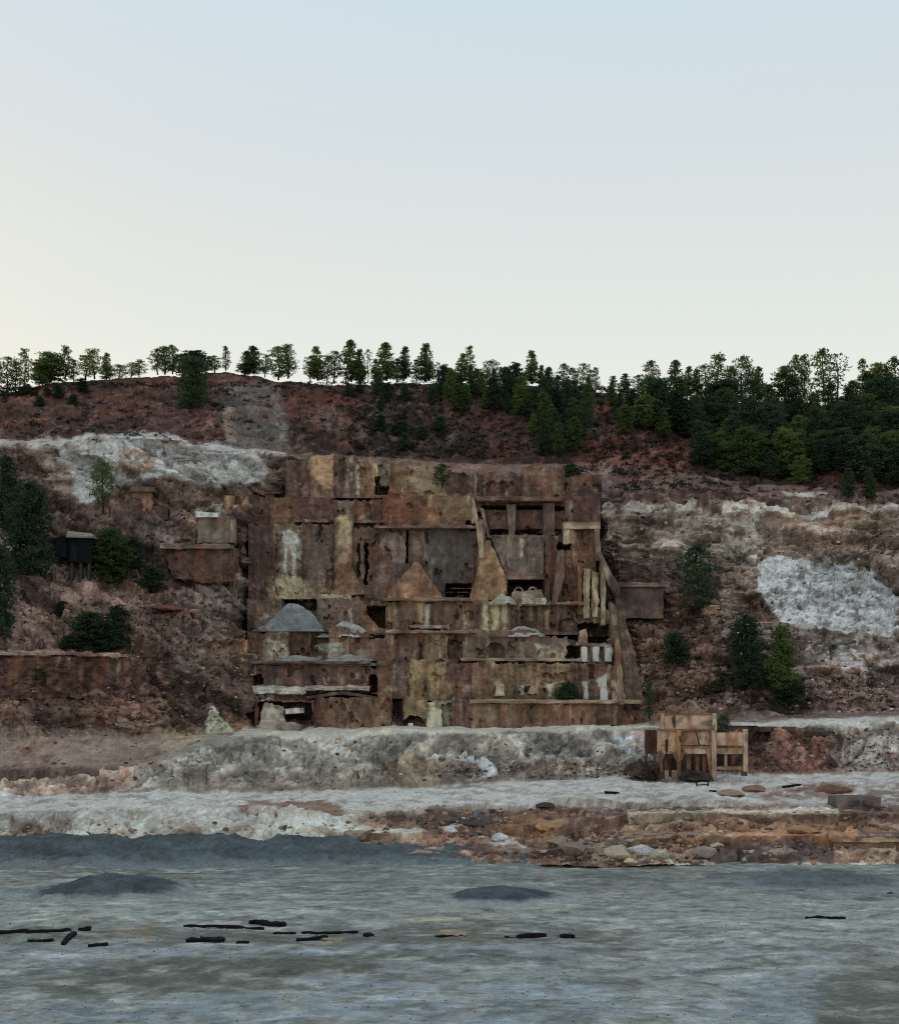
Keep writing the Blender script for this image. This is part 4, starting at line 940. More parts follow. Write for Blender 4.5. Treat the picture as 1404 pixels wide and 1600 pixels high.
# inside the black window: broken arch rings and a pale sill
B('sill', [(800,925,279.4),(846,921,279.4),(850,938,279.2),(798,938,279.2)], 284, (116,108,98), nz=.25, seed=90)
for i, cxx in enumerate((810, 832)):
    ring = [(cxx + 9 * math.cos(t), 928 - 12 * math.sin(t), 281.2) for t in np.linspace(0, math.pi, 7)] + [(cxx + 6 * math.cos(t), 928 - 9 * math.sin(t), 281.2) for t in np.linspace(math.pi, 0, 7)]
    B('arch_ring', ring, 282, (96,92,88), cuts=1, nz=.05, seed=92 + i)
# brick rim of the blind arch
ring = [(773 + 18.5 * math.cos(t), 1019 - 18.5 * math.sin(t), 274.1) for t in np.linspace(-.1, math.pi + .1, 13)] + [(773 + 15.6 * math.cos(t), 1019 - 15.6 * math.sin(t), 274.1) for t in np.linspace(math.pi + .1, -.1, 13)]
B('arch_rim', ring, 276, (82,68,62), cuts=1, nz=.03, seed=95)

# ------------------------------------------------------------------ placing things on the ground
EYE = Vector((0, 0, ZC))
def ground(px, row):
    d = Vector(at(px, row, 100.0)) - EYE
    h = BVH.ray_cast(EYE, d.normalized())
    return h[0] if h[0] is not None else Vector(at(px, row, 300))
def drop(x, y, z=250):
    h = BVH.ray_cast(Vector((x, y, z)), Vector((0, 0, -1)))
    return h[0] if h[0] is not None else Vector((x, y, 0))
def plain_at(px, row):
    Y = ZC * F / (row - HR)
    x = (px - CX) * Y / F
    return Vector((x, Y, float(plain_h(np.array([x]), np.array([Y]))[0])))

# ------------------------------------------------------------------ loose heaps on the ledges of the ruin
def ledge_heap(label, pxc, row_base, wpx, hpx, Y, deep, c, seed):
    o = heap('gravel_heap', M_EARTH, ct(*c) * .8, pxc, row_base, wpx, hpx, Y, deep, label, 'heap', None, None, seed, 60, 26, .22)
    return o
ledge_heap('blue grey gravel heap, largest and most pointed, on the left ledge of the ruin', 456, 984, 118, 42, 276.4, 2.6, (116,124,130), 31)
ledge_heap('pale gravel spill lying right of the pointed grey heap on the ruin', 540, 993, 90, 22, 276.2, 2.2, (150,156,156), 32)
ledge_heap('pale sand heap on the ledge above the blind arch', 815, 992, 86, 14, 276.0, 2.0, (150,154,152), 33)
ledge_heap('thin pale gravel drift along the ledge over the long lower left wall', 545, 1037, 120, 14, 271.6, 1.8, (130,136,134), 34)
ledge_heap('small pale sand cap on the ledge under the right hopper', 785, 942, 44, 14, 278.0, 1.6, (146,146,134), 35)
ledge_heap('grey gravel drift on the ledge below the pale stained wall block', 462, 1036, 120, 12, 271.8, 1.8, (118,122,120), 36)

# ------------------------------------------------------------------ fragments of masonry left of the ruin, right flank
def fragment(name, label, polys, cat='wall'):
    x, y, z = at(*polys[0][1][-1])
    e = empty(name, (x, y, z), label, cat)
    for i, (pn, poly, yb, c, kw) in enumerate(polys):
        solid(pn, poly, yb, cf(*c), e, **kw)
    return e
def fr(r, Y, lean=.6):      # upright rectangle, top leaning back a little
    x0, r0, x1, r1 = r
    return [(x0, r0, Y + lean), (x1, r0 + .5, Y + lean), (x1, r1, Y), (x0, r1, Y)]
fragment('concrete_wall', 'low concrete block with white rubble on top, left of the ruin', [('wall', fr((309,806,364,848), 279), 284, (104,96,84), dict(nz=.2)), ('coping', fr((306,800,340,808), 278.6), 282, (150,150,144), dict(nz=.35)), ('pier', fr((360,812,366,848), 278.6), 281, (120,106,90), {})])
fragment('retaining_wall', 'long rusty red retaining wall below the white rubble block', [('wall', [(255,857,276.5),(285,854,275.6),(366,856,276.5),(366,908,276),(330,911,274.4),(272,904,274.6)], 282, (76,57,50), dict(nz=.6, cuts=4)), ('coping', fr((250,850,362,857), 274.8), 279, (100,84,74), dict(nz=.35, cuts=4))])
fragment('stone_tower', 'tan stepped masonry stump under the pale scarp at left', [('wall', fr((207,766,236,815), 281.5), 286, (112,84,64), dict(nz=.3)), ('recess_block', fr((236,790,262,812), 282.5), 286, (72,56,48), dict(nz=.2)), ('coping', fr((203,760,240,768), 281.3), 285, (84,66,56), dict(nz=.2))])
fragment('retaining_wall', 'smooth grey brown retaining wall right of the ruin under the pale cliff', [('wall', fr((962,914,1036,966), 278, .8), 286, (78,66,62), dict(nz=.18, cuts=4)), ('coping', fr((960,910,1036,917), 277.8), 284, (92,78,70), dict(nz=.25, cuts=4))])
fragment('concrete_wall', 'grey concrete wall stub in the lower bench at far right', [('wall', fr((1310,1246,1376,1270), 192), 198, (74,70,68), dict(nz=.12)), ('gap_block', fr((1326,1251,1342,1258), 191.8), 193, (44,42,42), dict(nz=.04, cuts=1)), ('gap_block', fr((1348,1251,1360,1258), 191.8), 193, (44,42,42), dict(nz=.04, cuts=1))])
fragment('concrete_wall', 'dark upright wall end with buttress at the right edge of the lower bench', [('wall', fr((1372,1262,1420,1312), 190), 197, (82,68,60), dict(nz=.25)), ('buttress', [(1378,1264,189.5),(1388,1264,189.5),(1384,1310,188),(1374,1310,188)], 191, (96,80,66), dict(nz=.12))])
fragment('rubble_wall', 'tan rough masonry wall along the plain at lower right', [('wall', fr((1300,1313,1440,1356), 179.5, .5), 186, (112,94,78), dict(nz=.35, cuts=5)), ('coping', fr((1300,1310,1440,1316), 179.6, .2), 185, (128,108,88), dict(nz=.25, cuts=4))])
fragment('slab', 'white concrete slab on the bench rim beside the bin', [('slab', [(1139,1129,236),(1180,1129.5,236),(1180,1134,236),(1139,1134,236)], 241, (190,192,184), dict(nz=.04, painted=False)), ('beam', [(1142,1134.5,236.4),(1184,1134.5,236.4),(1184,1141,236.4),(1142,1141,236.4)], 240, (46,40,38), dict(nz=.05))], 'slab')
fragment('slab', 'dark concrete ledge running right from the white slab', [('slab', [(1186,1136,238),(1242,1136,238),(1242,1144,238),(1186,1144,238)], 242, (62,54,50), dict(nz=.12))], 'slab')

fragment('retaining_wall', 'long low dark red streaked wall across the far left slope', [('wall', [(-70,1023,249),(90,1022,249.4),(190,1026,251),(226,1034,254),(232,1084,253.5),(190,1087,250),(90,1090,248.6),(-70,1092,248)], 259, (76,56,50), dict(nz=.8, cuts=5)), ('coping', [(-70,1019.5,248.2),(90,1018.5,248.5),(196,1023,250),(196,1027,250),(90,1023,248.5),(-70,1024.5,248.2)], 256, (112,96,86), dict(nz=.5, cuts=5))])
# small dark cabin on the left slope
hx, hy, hz = at(123, 884, 268)
hut = empty('cabin', (hx, hy, hz), 'small black windowless cabin with a pale flat roof on the left slope', 'cabin')
Hs = lambda n, p, yb, c, par=hut, **k: solid(n, p, yb, np.array(c), par, painted=False, nz=.02, cuts=2, **k)
Hs('wall', [(106,838,267.6),(143,839,267.6),(143,880,267.6),(106,878,267.6)], 272, (.012,.012,.014))
Hs('roof', [(103,836.5,266.8),(146,837.5,266.8),(146,840.5,266.8),(103,839.5,266.8)], 273, (.30,.28,.22))
Hs('roof_sheet', [(105,830,272),(142,833,272),(146,838,267),(104,837,267)], 272.6, (.36,.34,.27))
Hs('lean_to', [(78,842,268),(104,836,268),(104,872,268),(84,866,268)], 271.5, (.016,.018,.024))
Hs('door', [(110,852,267.5),(119,852,267.5),(119,877,267.5),(110,876.5,267.5)], 267.65, (.02,.02,.024))
for pxp in (112, 126, 139):
    Hs('stilt', [(pxp-2,879,267.8),(pxp+2,879,267.8),(pxp+2,910,267.4),(pxp-2,910,267.4)], 268.6, (.06,.055,.05))

# ------------------------------------------------------------------ the loading bin
bx, by, bz = at(1090, 1217, 222)
bin_ = empty('loading_bin', (bx, by, bz), 'weathered tan concrete loading bin on legs with rust stains, standing on the white bench', 'bin')
BY = 222.0
TANB, TAN2, ORB, DRK = (148,126,108), (134,112,94), (142,112,84), (40,34,32)
cb = lambda c: cf(*c) * .80
def bb(n, x0, r0, x1, r1, c, y0=0., dp=.5, par=None, nz=.03, cuts=3, x2=None, x3=None):
    p = [(x0, r0, BY + y0), (x1, r0, BY + y0), (x1 if x2 is None else x2, r1, BY + y0), (x0 if x3 is None else x3, r1, BY + y0)]
    return solid(n, p, BY + y0 + dp, cb(c), par or bin_, M_BIN, cuts, nz, False)
bb('panel', 1037, 1117, 1051, 1139, TAN2, .6, .35); bb('panel', 1055, 1117.5, 1112, 1139, TANB, .6, .35); bb('rust_gap', 1051.2, 1119, 1054.8, 1137, (84,48,34), .7, .3)
bb('rim', 1036, 1114.5, 1114, 1117.3, (92,74,58), .45, .6); bb('post', 1032.5, 1115, 1037, 1140, ORB, .3, .8); bb('post', 1112.4, 1114.5, 1119.5, 1141, TANB, .3, .9)
bb('beam', 1028, 1139.5, 1116, 1142.5, (96,76,58), .25, .8)
bb('post', 1027, 1141, 1031.5, 1176, ORB, .3, .7); bb('panel', 1031.8, 1142, 1048, 1164, TANB, .7, .3); bb('panel', 1048.3, 1142.5, 1057, 1165, (146,114,82), .65, .3)
bb('panel', 1064.5, 1143, 1087, 1164.5, ORB, .75, .3); bb('panel', 1087.3, 1143, 1110.5, 1164, TANB, .7, .3); bb('crack_plate', 1086, 1142, 1088, 1166, (52,40,34), .66, .1, x2=1094, x3=1091)
bb('beam', 1064, 1165.5, 1111, 1169, (112,86,62), .5, .6); bb('apron', 1065, 1169, 1110, 1178, TANB, .65, .35); bb('apron', 1032, 1165, 1057, 1178, ORB, .65, .35)
bb('post', 1057, 1141, 1064, 1217.5, (128,96,64), 0, .9, x2=1063, x3=1059); bb('post', 1111, 1141, 1119, 1217.5, TANB, 0, .9, x3=1112.5)
bb('post', 1029, 1174, 1034, 1216, (86,66,50), .2, .8, x2=1036, x3=1031); bb('brace', 1103, 1172, 1111, 1214, (120,94,70), .35, .5, x2=1112.5, x3=1110); bb('brace', 1034, 1174, 1040, 1186, TANB, .35, .5, x2=1036, x3=1032)
bb('brace', 1050, 1175, 1058, 1190, (110,84,60), .35, .5, x2=1059, x3=1056); bb('brace', 1064, 1176, 1070, 1188, (116,90,66), .35, .5, x2=1065, x3=1063)
bb('leg', 1038, 1178, 1042, 1213, (72,56,44), 1.8, .8); bb('leg', 1073, 1178, 1079, 1205, (104,92,78), 2.4, .9); bb('leg', 1086, 1178, 1092, 1206, (92,82,72), 2.4, .9); bb('leg', 1098, 1176, 1102, 1212, (88,70,54), 1.6, .7)
bb('chute_gate', 1039, 1156, 1043, 1176, (48,38,34), .55, .2); bb('stub_wall', 1038, 1204, 1044, 1218, (118,102,82), -.2, 1.0); bb('stub_wall', 1050, 1204, 1058, 1219, (122,104,80), -.25, 1.0)
bb('annex_panel', 1119.3, 1145, 1161, 1165, TANB, .5, .35); bb('annex_beam', 1119.3, 1169.5, 1161, 1178.5, (128,108,86), .5, .5); bb('annex_plate', 1124, 1165.5, 1156, 1169.2, (58,46,40), .62, .3)
bb('post', 1161.5, 1139.5, 1168, 1207, TANB, .1, .9); bb('footing', 1159.5, 1206, 1167, 1213, (34,30,30), 0, 1.1); bb('sill_beam', 1119.3, 1198, 1161, 1203, (116,92,70), .6, .6)
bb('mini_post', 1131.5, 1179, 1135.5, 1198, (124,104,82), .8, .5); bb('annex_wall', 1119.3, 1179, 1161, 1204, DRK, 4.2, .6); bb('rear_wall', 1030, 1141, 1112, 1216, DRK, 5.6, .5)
bb('side_wall', 1008, 1141, 1026.5, 1178, (66,44,36), 2.6, .6); bb('rear_post', 1120, 1141, 1126, 1205, (86,68,54), 4.5, .7)
# rust and soot patches are thin scale plates on the faces
for a, b_, c_, d_ in ((1060,1150,1069,1160),(1111,1148,1116,1156),(1066,1172,1069,1178),(1060,1190,1064,1206),(1049,1122,1055,1132)):
    bb('rust_scale', a, b_, c_, d_, (70,42,30), -.04 if a in (1060,) else .02 if a == 1111 else .55, .1, nz=.05, cuts=2, x2=c_ - 1.5, x3=a + 1.2)
fragment('debris_heap', 'dark tangled rubble lying on the white bench under the bin', [('rubble', [(1064,1214,221),(1078,1206,221.5),(1096,1208,221.5),(1112,1214,221),(1112,1219,220.4),(1066,1219,220.4)], 225, (48,46,46), dict(nz=.6, cuts=4))], 'rubble')
fragment('debris_heap', 'dark tangled rubble and broken beams leaning against the left side of the bin', [('rubble', [(985,1200,225),(1000,1192,225.5),(1014,1196,225),(1026,1192,224.5),(1034,1206,222.5),(1036,1217,221.5),(1004,1215,221.5),(982,1210,223)], 230, (60,52,48), dict(nz=.55, cuts=5))] +
    [('beam', [(a,r,Yq),(a + 2.2,r - .6,Yq),(b + 2.2,q,Yq - 1.2),(b,q + .6,Yq - 1.2)], Yq + .2, (46,40,38), dict(nz=.03, cuts=2)) for a, r, b, q, Yq in ((1012,1168,1004,1212,222.6),(1020,1176,1026,1214,222.2),(996,1186,1024,1208,222.4),(1006,1182,1018,1216,221.9),(988,1196,1012,1214,222.0))])
# small iron trestle in front of it
tx, ty, tz = at(1098, 1229, 207)
tr = empty('iron_trestle', (tx, ty, tz), 'small rusted iron trestle on the white bench in front of the bin', 'trestle')
for n, p in (('bar', [(1088,1226.2,207),(1107,1225.4,207),(1107,1227,207),(1088,1227.8,207)]), ('upright', [(1105,1219,207),(1107,1219,207),(1107,1229,207),(1105,1229,207)]), ('upright', [(1087,1222,207),(1089,1222,207),(1089.4,1229,207),(1087.4,1229,207)]), ('top_bar', [(1098,1219,207.1),(1106,1219.2,207.1),(1106,1220.6,207.1),(1098,1220.4,207.1)])):
    solid(n, p, 207.25, np.array((.022,.018,.017)), tr, M_IRON, 1, .01, False)
# white sign board at the foot of the ruin
fragment('sign_board', 'tiny white board at the foot of the ruin', [('board', [(637.5,1130,264.6),(645,1130,264.6),(645,1134.5,264.6),(637.5,1134.5,264.6)], 264.75, (235,238,236), dict(nz=0, cuts=1, painted=False)), ('post', [(640.6,1134.5,264.62),(642,1134.5,264.62),(642,1140,264.62),(640.6,1140,264.62)], 264.75, (60,50,46), dict(nz=0, cuts=1))], 'sign')

# ------------------------------------------------------------------ rocks
def rock_mesh(seed, sub=2):
    bm = bmesh.new()
    bmesh.ops.create_icosphere(bm, subdivisions=sub, radius=1.0)
    V = np.array([v.co[:] for v in bm.verts])
    r = random.Random(seed)
    for _ in range(9):          # broken faces: plane cuts
        n = Vector((r.uniform(-1, 1), r.uniform(-1, 1), r.uniform(-1, 1))).normalized()
        h = r.uniform(.45, .8)
        for i in range(len(V)):
            d = float(np.dot(V[i], n))
            if d > h: V[i] -= (d - h) * np.array(n)
    V += .06 * np.stack([fbm(V[:, 0] * 2 + k * 9, V[:, 1] * 2, V[:, 2] * 2, seed, 3) for k in range(3)], -1)
    T = np.array([[v.index for v in f.verts] for f in bm.faces], np.int32)
    bm.free()
    return V, T
ROCKS = [rock_mesh(i) for i in range(8)]
def rock(label, pxc, rowc, wpx, hpx, c, seed=0, on_plain=False, name='boulder', group=None, loc=None):
    p = loc or (plain_at(pxc, rowc) if on_plain else ground(pxc, rowc))
    w, h = wpx * p.y / F / 2, hpx * p.y / F / 2
    V, T = ROCKS[seed % 8]
    rz = random.Random(seed + 100).uniform(0, 6.28)
    V = V @ np.array([[math.cos(rz), math.sin(rz), 0], [-math.sin(rz), math.cos(rz), 0], [0, 0, 1]])
    W = V * np.array([w, w * .8, h]) + np.array(p) + np.array([0, 0, h * .45])
    col_ = np.asarray(c)[None] * (1 + .3 * fbm(W[:, 0] * .8, W[:, 1] * .8, W[:, 2] * .8, 700 + seed, 3))[:, None]
    e = mesh_np(name, W - np.array(p), T, M_ROCK, np.clip(col_, .01, .85))
    e.location = p
    return set_props(e, label, 'rock', group)
rock('rust red rounded boulder lying on the upper left slope', 268, 954, 66, 14, cf(80,50,44), 1)
rock('pale pink rock at the right end of the rust red boulder', 304, 957, 22, 8, cf(112,86,76), 2)
for i, (pxr, rr, w, h, c, lb) in enumerate((
    (968, 1340, 60, 30, (122,112,96), 'large tan broken boulder at the foot of the lower bench'), (1002, 1332, 56, 18, (132,138,146), 'flat blue grey slab tilted against the tan boulders at the bench foot'),
    (940, 1336, 30, 18, (108,96,84), 'brown boulder just left of the large tan boulder'), (1030, 1340, 36, 20, (128,124,112), 'pale boulder right of the tilted blue grey slab'), (985, 1350, 34, 14, (140,130,104), 'yellowish rock in front of the large tan boulder'),
    (1096, 1336, 50, 24, (104,96,90), 'grey boulder below the orange rock band'), (1120, 1324, 26, 14, (132,124,116), 'pale rock above the grey boulder below the orange band'), (900, 1334, 70, 26, (96,84,76), 'wide brown rock at the right end of the dark bank'),
    (870, 1318, 40, 18, (104,92,82), 'brown rock perched above the wide brown rock'), (780, 1312, 34, 16, (148,150,150), 'pale grey rock halfway up the lower bench face'), (706, 1300, 26, 14, (150,152,152), 'whitish rock in the dark gully of the lower bench'),
    (742, 1290, 50, 14, (50,48,50), 'long black rock in the dark gully of the lower bench'), (850, 1262, 44, 12, (44,40,40), 'black rock at the rim of the lower bench'), (560, 1310, 60, 24, (110,98,86), 'brown outcrop in the bench face beside the pale streak'),
    (160, 1312, 40, 18, (150,144,132), 'pale rock in the eroded white bank at left'), (300, 1305, 50, 22, (116,104,90), 'brown rock in the eroded white bank at left'), (1180, 1236, 50, 14, (96,72,60), 'red brown rock on the white bench right of the bin'),
    (1298, 1238, 70, 18, (84,60,50), 'long dark red brown outcrop on the white bench at right'), (1255, 1300, 60, 16, (118,92,64), 'orange rock in the orange band at right'), (855, 1296, 56, 18, (128,98,62), 'orange brown rock in the middle of the lower bench face'),
    (1140, 1244, 60, 16, (110,92,78), 'low brown hump at the bench rim below the bin'), (1275, 1150, 44, 18, (58,48,44), 'dark overhanging rock under the pale rim right of the bin'), (650, 1340, 60, 20, (118,100,88), 'tan rock spur at the foot of the bench above the dark bank'))):
    rock(lb, pxr, rr, w, h, cf(*c), i + 3)
# scattered rubble: far too much of it to count
def rubble(name, label, n, area, size, cset, dens=None, plain=False, seed=0):
    r = random.Random(seed); VV, TT, CC, off = [], [], [], 0
    base = [rock_mesh(40 + i, 1) for i in range(6)]
    for i in range(n):
        a = r.choice(area)
        pxr, rr = r.uniform(a[0], a[2]), r.uniform(a[1], a[3])
        p = plain_at(pxr, rr) if plain else ground(pxr, rr)
        s_ = size[0] + (size[1] - size[0]) * r.random() ** 3
        V, T = r.choice(base)
        t = r.uniform(0, 6.28)
        V = V @ np.array([[math.cos(t), math.sin(t), 0], [-math.sin(t), math.cos(t), 0], [0, 0, 1]])
        W = V * np.array([s_, s_ * .8, s_ * r.uniform(.4, .8)]) + np.array(p)
        VV.append(W); TT.append(T + off); off += len(W)
        CC.append(np.repeat((np.array(r.choice(cset)) * r.uniform(.7, 1.2))[None], len(W), 0))
    o = mesh_np(name, np.concatenate(VV), np.concatenate(TT), M_ROCK, np.clip(np.concatenate(CC), .01, .85))
    return set_props(o, label, None, None, 'stuff')
rubble('rubble', 'broken stones scattered over the lower bench face', 1500, [(480,1262,1404,1350)] * 4 + [(900,1300,1100,1352)] * 3 + [(660,1260,800,1310)] * 2 + [(0,1285,480,1320)], (.10, .75), [cf(104,90,78), cf(84,68,60), cf(130,122,110), cf(70,60,58), cf(122,88,62)], seed=1)
rubble('rubble', 'stones strewn along the grey middle bank and its foot', 900, [(300,1150,1020,1225)] * 2 + [(680,1192,1010,1216)] * 3 + [(1170,1140,1404,1206)], (.10, .55), [cf(104,98,92), cf(74,64,58), cf(130,128,124), cf(60,52,50)], seed=2)
rubble('rubble', 'stones and clods on the left quarry slope', 1300, [(0,915,400,1140)] * 3 + [(0,1140,330,1230)] + [(200,1000,400,1140)] * 2, (.10, .6), [cf(104,84,74), cf(84,62,54), cf(124,108,96), cf(70,52,46)], seed=3)
rubble('rubble', 'loose stones on the right cliff and its foot', 1000, [(1000,800,1404,1110)] * 2 + [(1200,1040,1404,1115)], (.10, .6), [cf(104,88,78), cf(130,120,110), cf(76,60,54), cf(150,146,138)], seed=4)
rubble('gravel', 'gravel and crumbs of debris on the plain around the timbers', 700, [(0,1446,280,1476)] * 2 + [(270,1446,620,1474)] * 3 + [(660,1448,920,1474)] * 2 + [(920,1440,1404,1470)], (.03, .16), [ct(60,60,60), ct(120,110,98), ct(140,132,120), ct(88,86,82)], plain=True, seed=5)
rubble('gravel', 'fine stones spread over the grey plain', 4200, [(0,1362,1404,1600)] * 2 + [(0,1480,1404,1600)], (.02, .12), [ct(84,90,90), ct(110,118,118), ct(70,74,76), ct(140,146,144)], plain=True, seed=6)

# ------------------------------------------------------------------ charred timbers on the plain
def timber(label, pxa, rowa, pxb, rowb, thick, seed, forked=False):
    a, b = plain_at(pxa, rowa), plain_at(pxb, rowb)
    t = thick * a.y / F * .95
    a.z += t * .30; b.z += t * .30
    d = (b - a); L = d.length; d.normalize()
    s_ = d.cross(Vector((0, 0, 1))).normalized(); u = s_.cross(d)
    n, m = 22, 8
    V = []
    for i in range(n):
        f = i / (n - 1)
        c = a + d * (L * f)
        e = 1 - .35 * max(0, abs(f - .5) - .44) / .06
        for k in range(m):
            q = 2 * math.pi * (k + .5) / m
            sx = math.copysign(abs(math.cos(q)) ** .35, math.cos(q)) * t * .70; sz = math.copysign(abs(math.sin(q)) ** .35, math.sin(q)) * t * .42
            V.append(c + s_ * sx * e + u * sz * e)
    V = np.array([v[:] for v in V])
    V += (.27 * t * np.stack([fbm(V[:, 0] * 1.3 + k * 11, V[:, 1] * 1.3, V[:, 2] * 1.3, 800 + seed, 3) for k in range(3)], -1))
    Q = [[i * m + k, i * m + (k + 1) % m, (i + 1) * m + (k + 1) % m, (i + 1) * m + k] for i in range(n - 1) for k in range(m)]
    for k in range(m // 2 - 1):
        Q.append([0, k + 1, k + 2, 0 if k == m // 2 - 2 and False else m - 1 - k] if False else [k, k + 1, m - 2 - k, m - 1 - k])
        o_ = (n - 1) * m
        Q.append([o_ + m - 1 - k, o_ + m - 2 - k, o_ + k + 1, o_ + k])
    o = mesh_np('charred_timber', V - np.array(a), Q, M_TIMBER)
    o.location = a
    return set_props(o, label, 'timber', 'charred timbers lying on the plain')
TB = [('long thin black beam, topmost of the timbers left of centre', 288,1448,412,1449,6), ('short thick black beam tilted at the right end of the long thin beam', 392,1440,446,1447,9), ('black beam right of centre with a pale gap beside it', 427,1457,462,1457,5),
      ('long straight black beam pointing right, furthest right of the left group', 470,1456.5,560,1457,5), ('black beam lying below the long straight one', 462,1470,512,1466,7), ('broad black log under the long thin beam', 290,1472,352,1471,9),
      ('ragged black log resting on the broad log', 312,1467,345,1466,8), ('short black stump right of the broad log', 370,1473,390,1473,7), ('long black beam at the left edge of the plain', -6,1461,60,1461,6), ('black beam continuing right from the left edge beam', 40,1462,112,1459,6),
      ('black beam end lifted at the right of the left edge row', 122,1458,142,1457,8), ('black beam lying lower in the left edge row', 42,1473,84,1470,5.5), ('slanting black stump in the left edge row', 96,1476,118,1465,7), ('two toned black lump right of the left edge row', 138,1477,168,1476,6),
      ('thin black beam under the pale rocks at centre', 680,1470,724,1468,5), ('black log with humped back at right of centre', 808,1467,852,1463,9), ('thin black stick trailing left of the humped log', 788,1469,812,1468,4), ('short black stump right of the humped log', 876,1465,894,1463,8),
      ('lone black log with a raised right end, far right on the plain', 1258,1434,1320,1433,6.5), ('black knot standing near the end of the long straight beam', 570,1466,582,1464,8), ('thin black beam on the white bench rim left of the bin', 944,1241,970,1234,6)]
for i, (lb, a, ra, b, rb_, th) in enumerate(TB[:-1]):
    timber(lb, a, ra, b, rb_, th, i)
p0, p1 = ground(944, 1241), ground(970, 1233)
solid_t = timber('thin black beam lying on the white bench rim left of the bin', 300, 1450, 330, 1450, 6, 50)
solid_t.location = p0 + Vector((0, 0, .25)); solid_t.rotation_euler = (0, 0, .15); solid_t.scale = (1.25, 1.2, 1.2)
t2 = timber('bent black scrap beam on the white bench far right of the bin', 300, 1450, 340, 1450, 5, 51)
t2.location = ground(1222, 1232) + Vector((0, 0, .25)); t2.rotation_euler = (0, -.12, .1); t2.scale = (1.2, 1.4, 1.4)
t3 = timber('small black scrap piece on the white bench right of the trestle', 300, 1450, 312, 1450, 5, 52)
t3.location = ground(1108, 1237) + Vector((0, 0, .1)); t3.scale = (1.4, 1.2, 1.0)
rock('pale tan flat rock heap lying behind the thin beam at centre of the plain', 712, 1466, 56, 14, ct(134,124,108), 41, True)
rock('tan flat stone between the beams left of centre of the plain', 520, 1470, 44, 6, ct(118,104,84), 42, True)

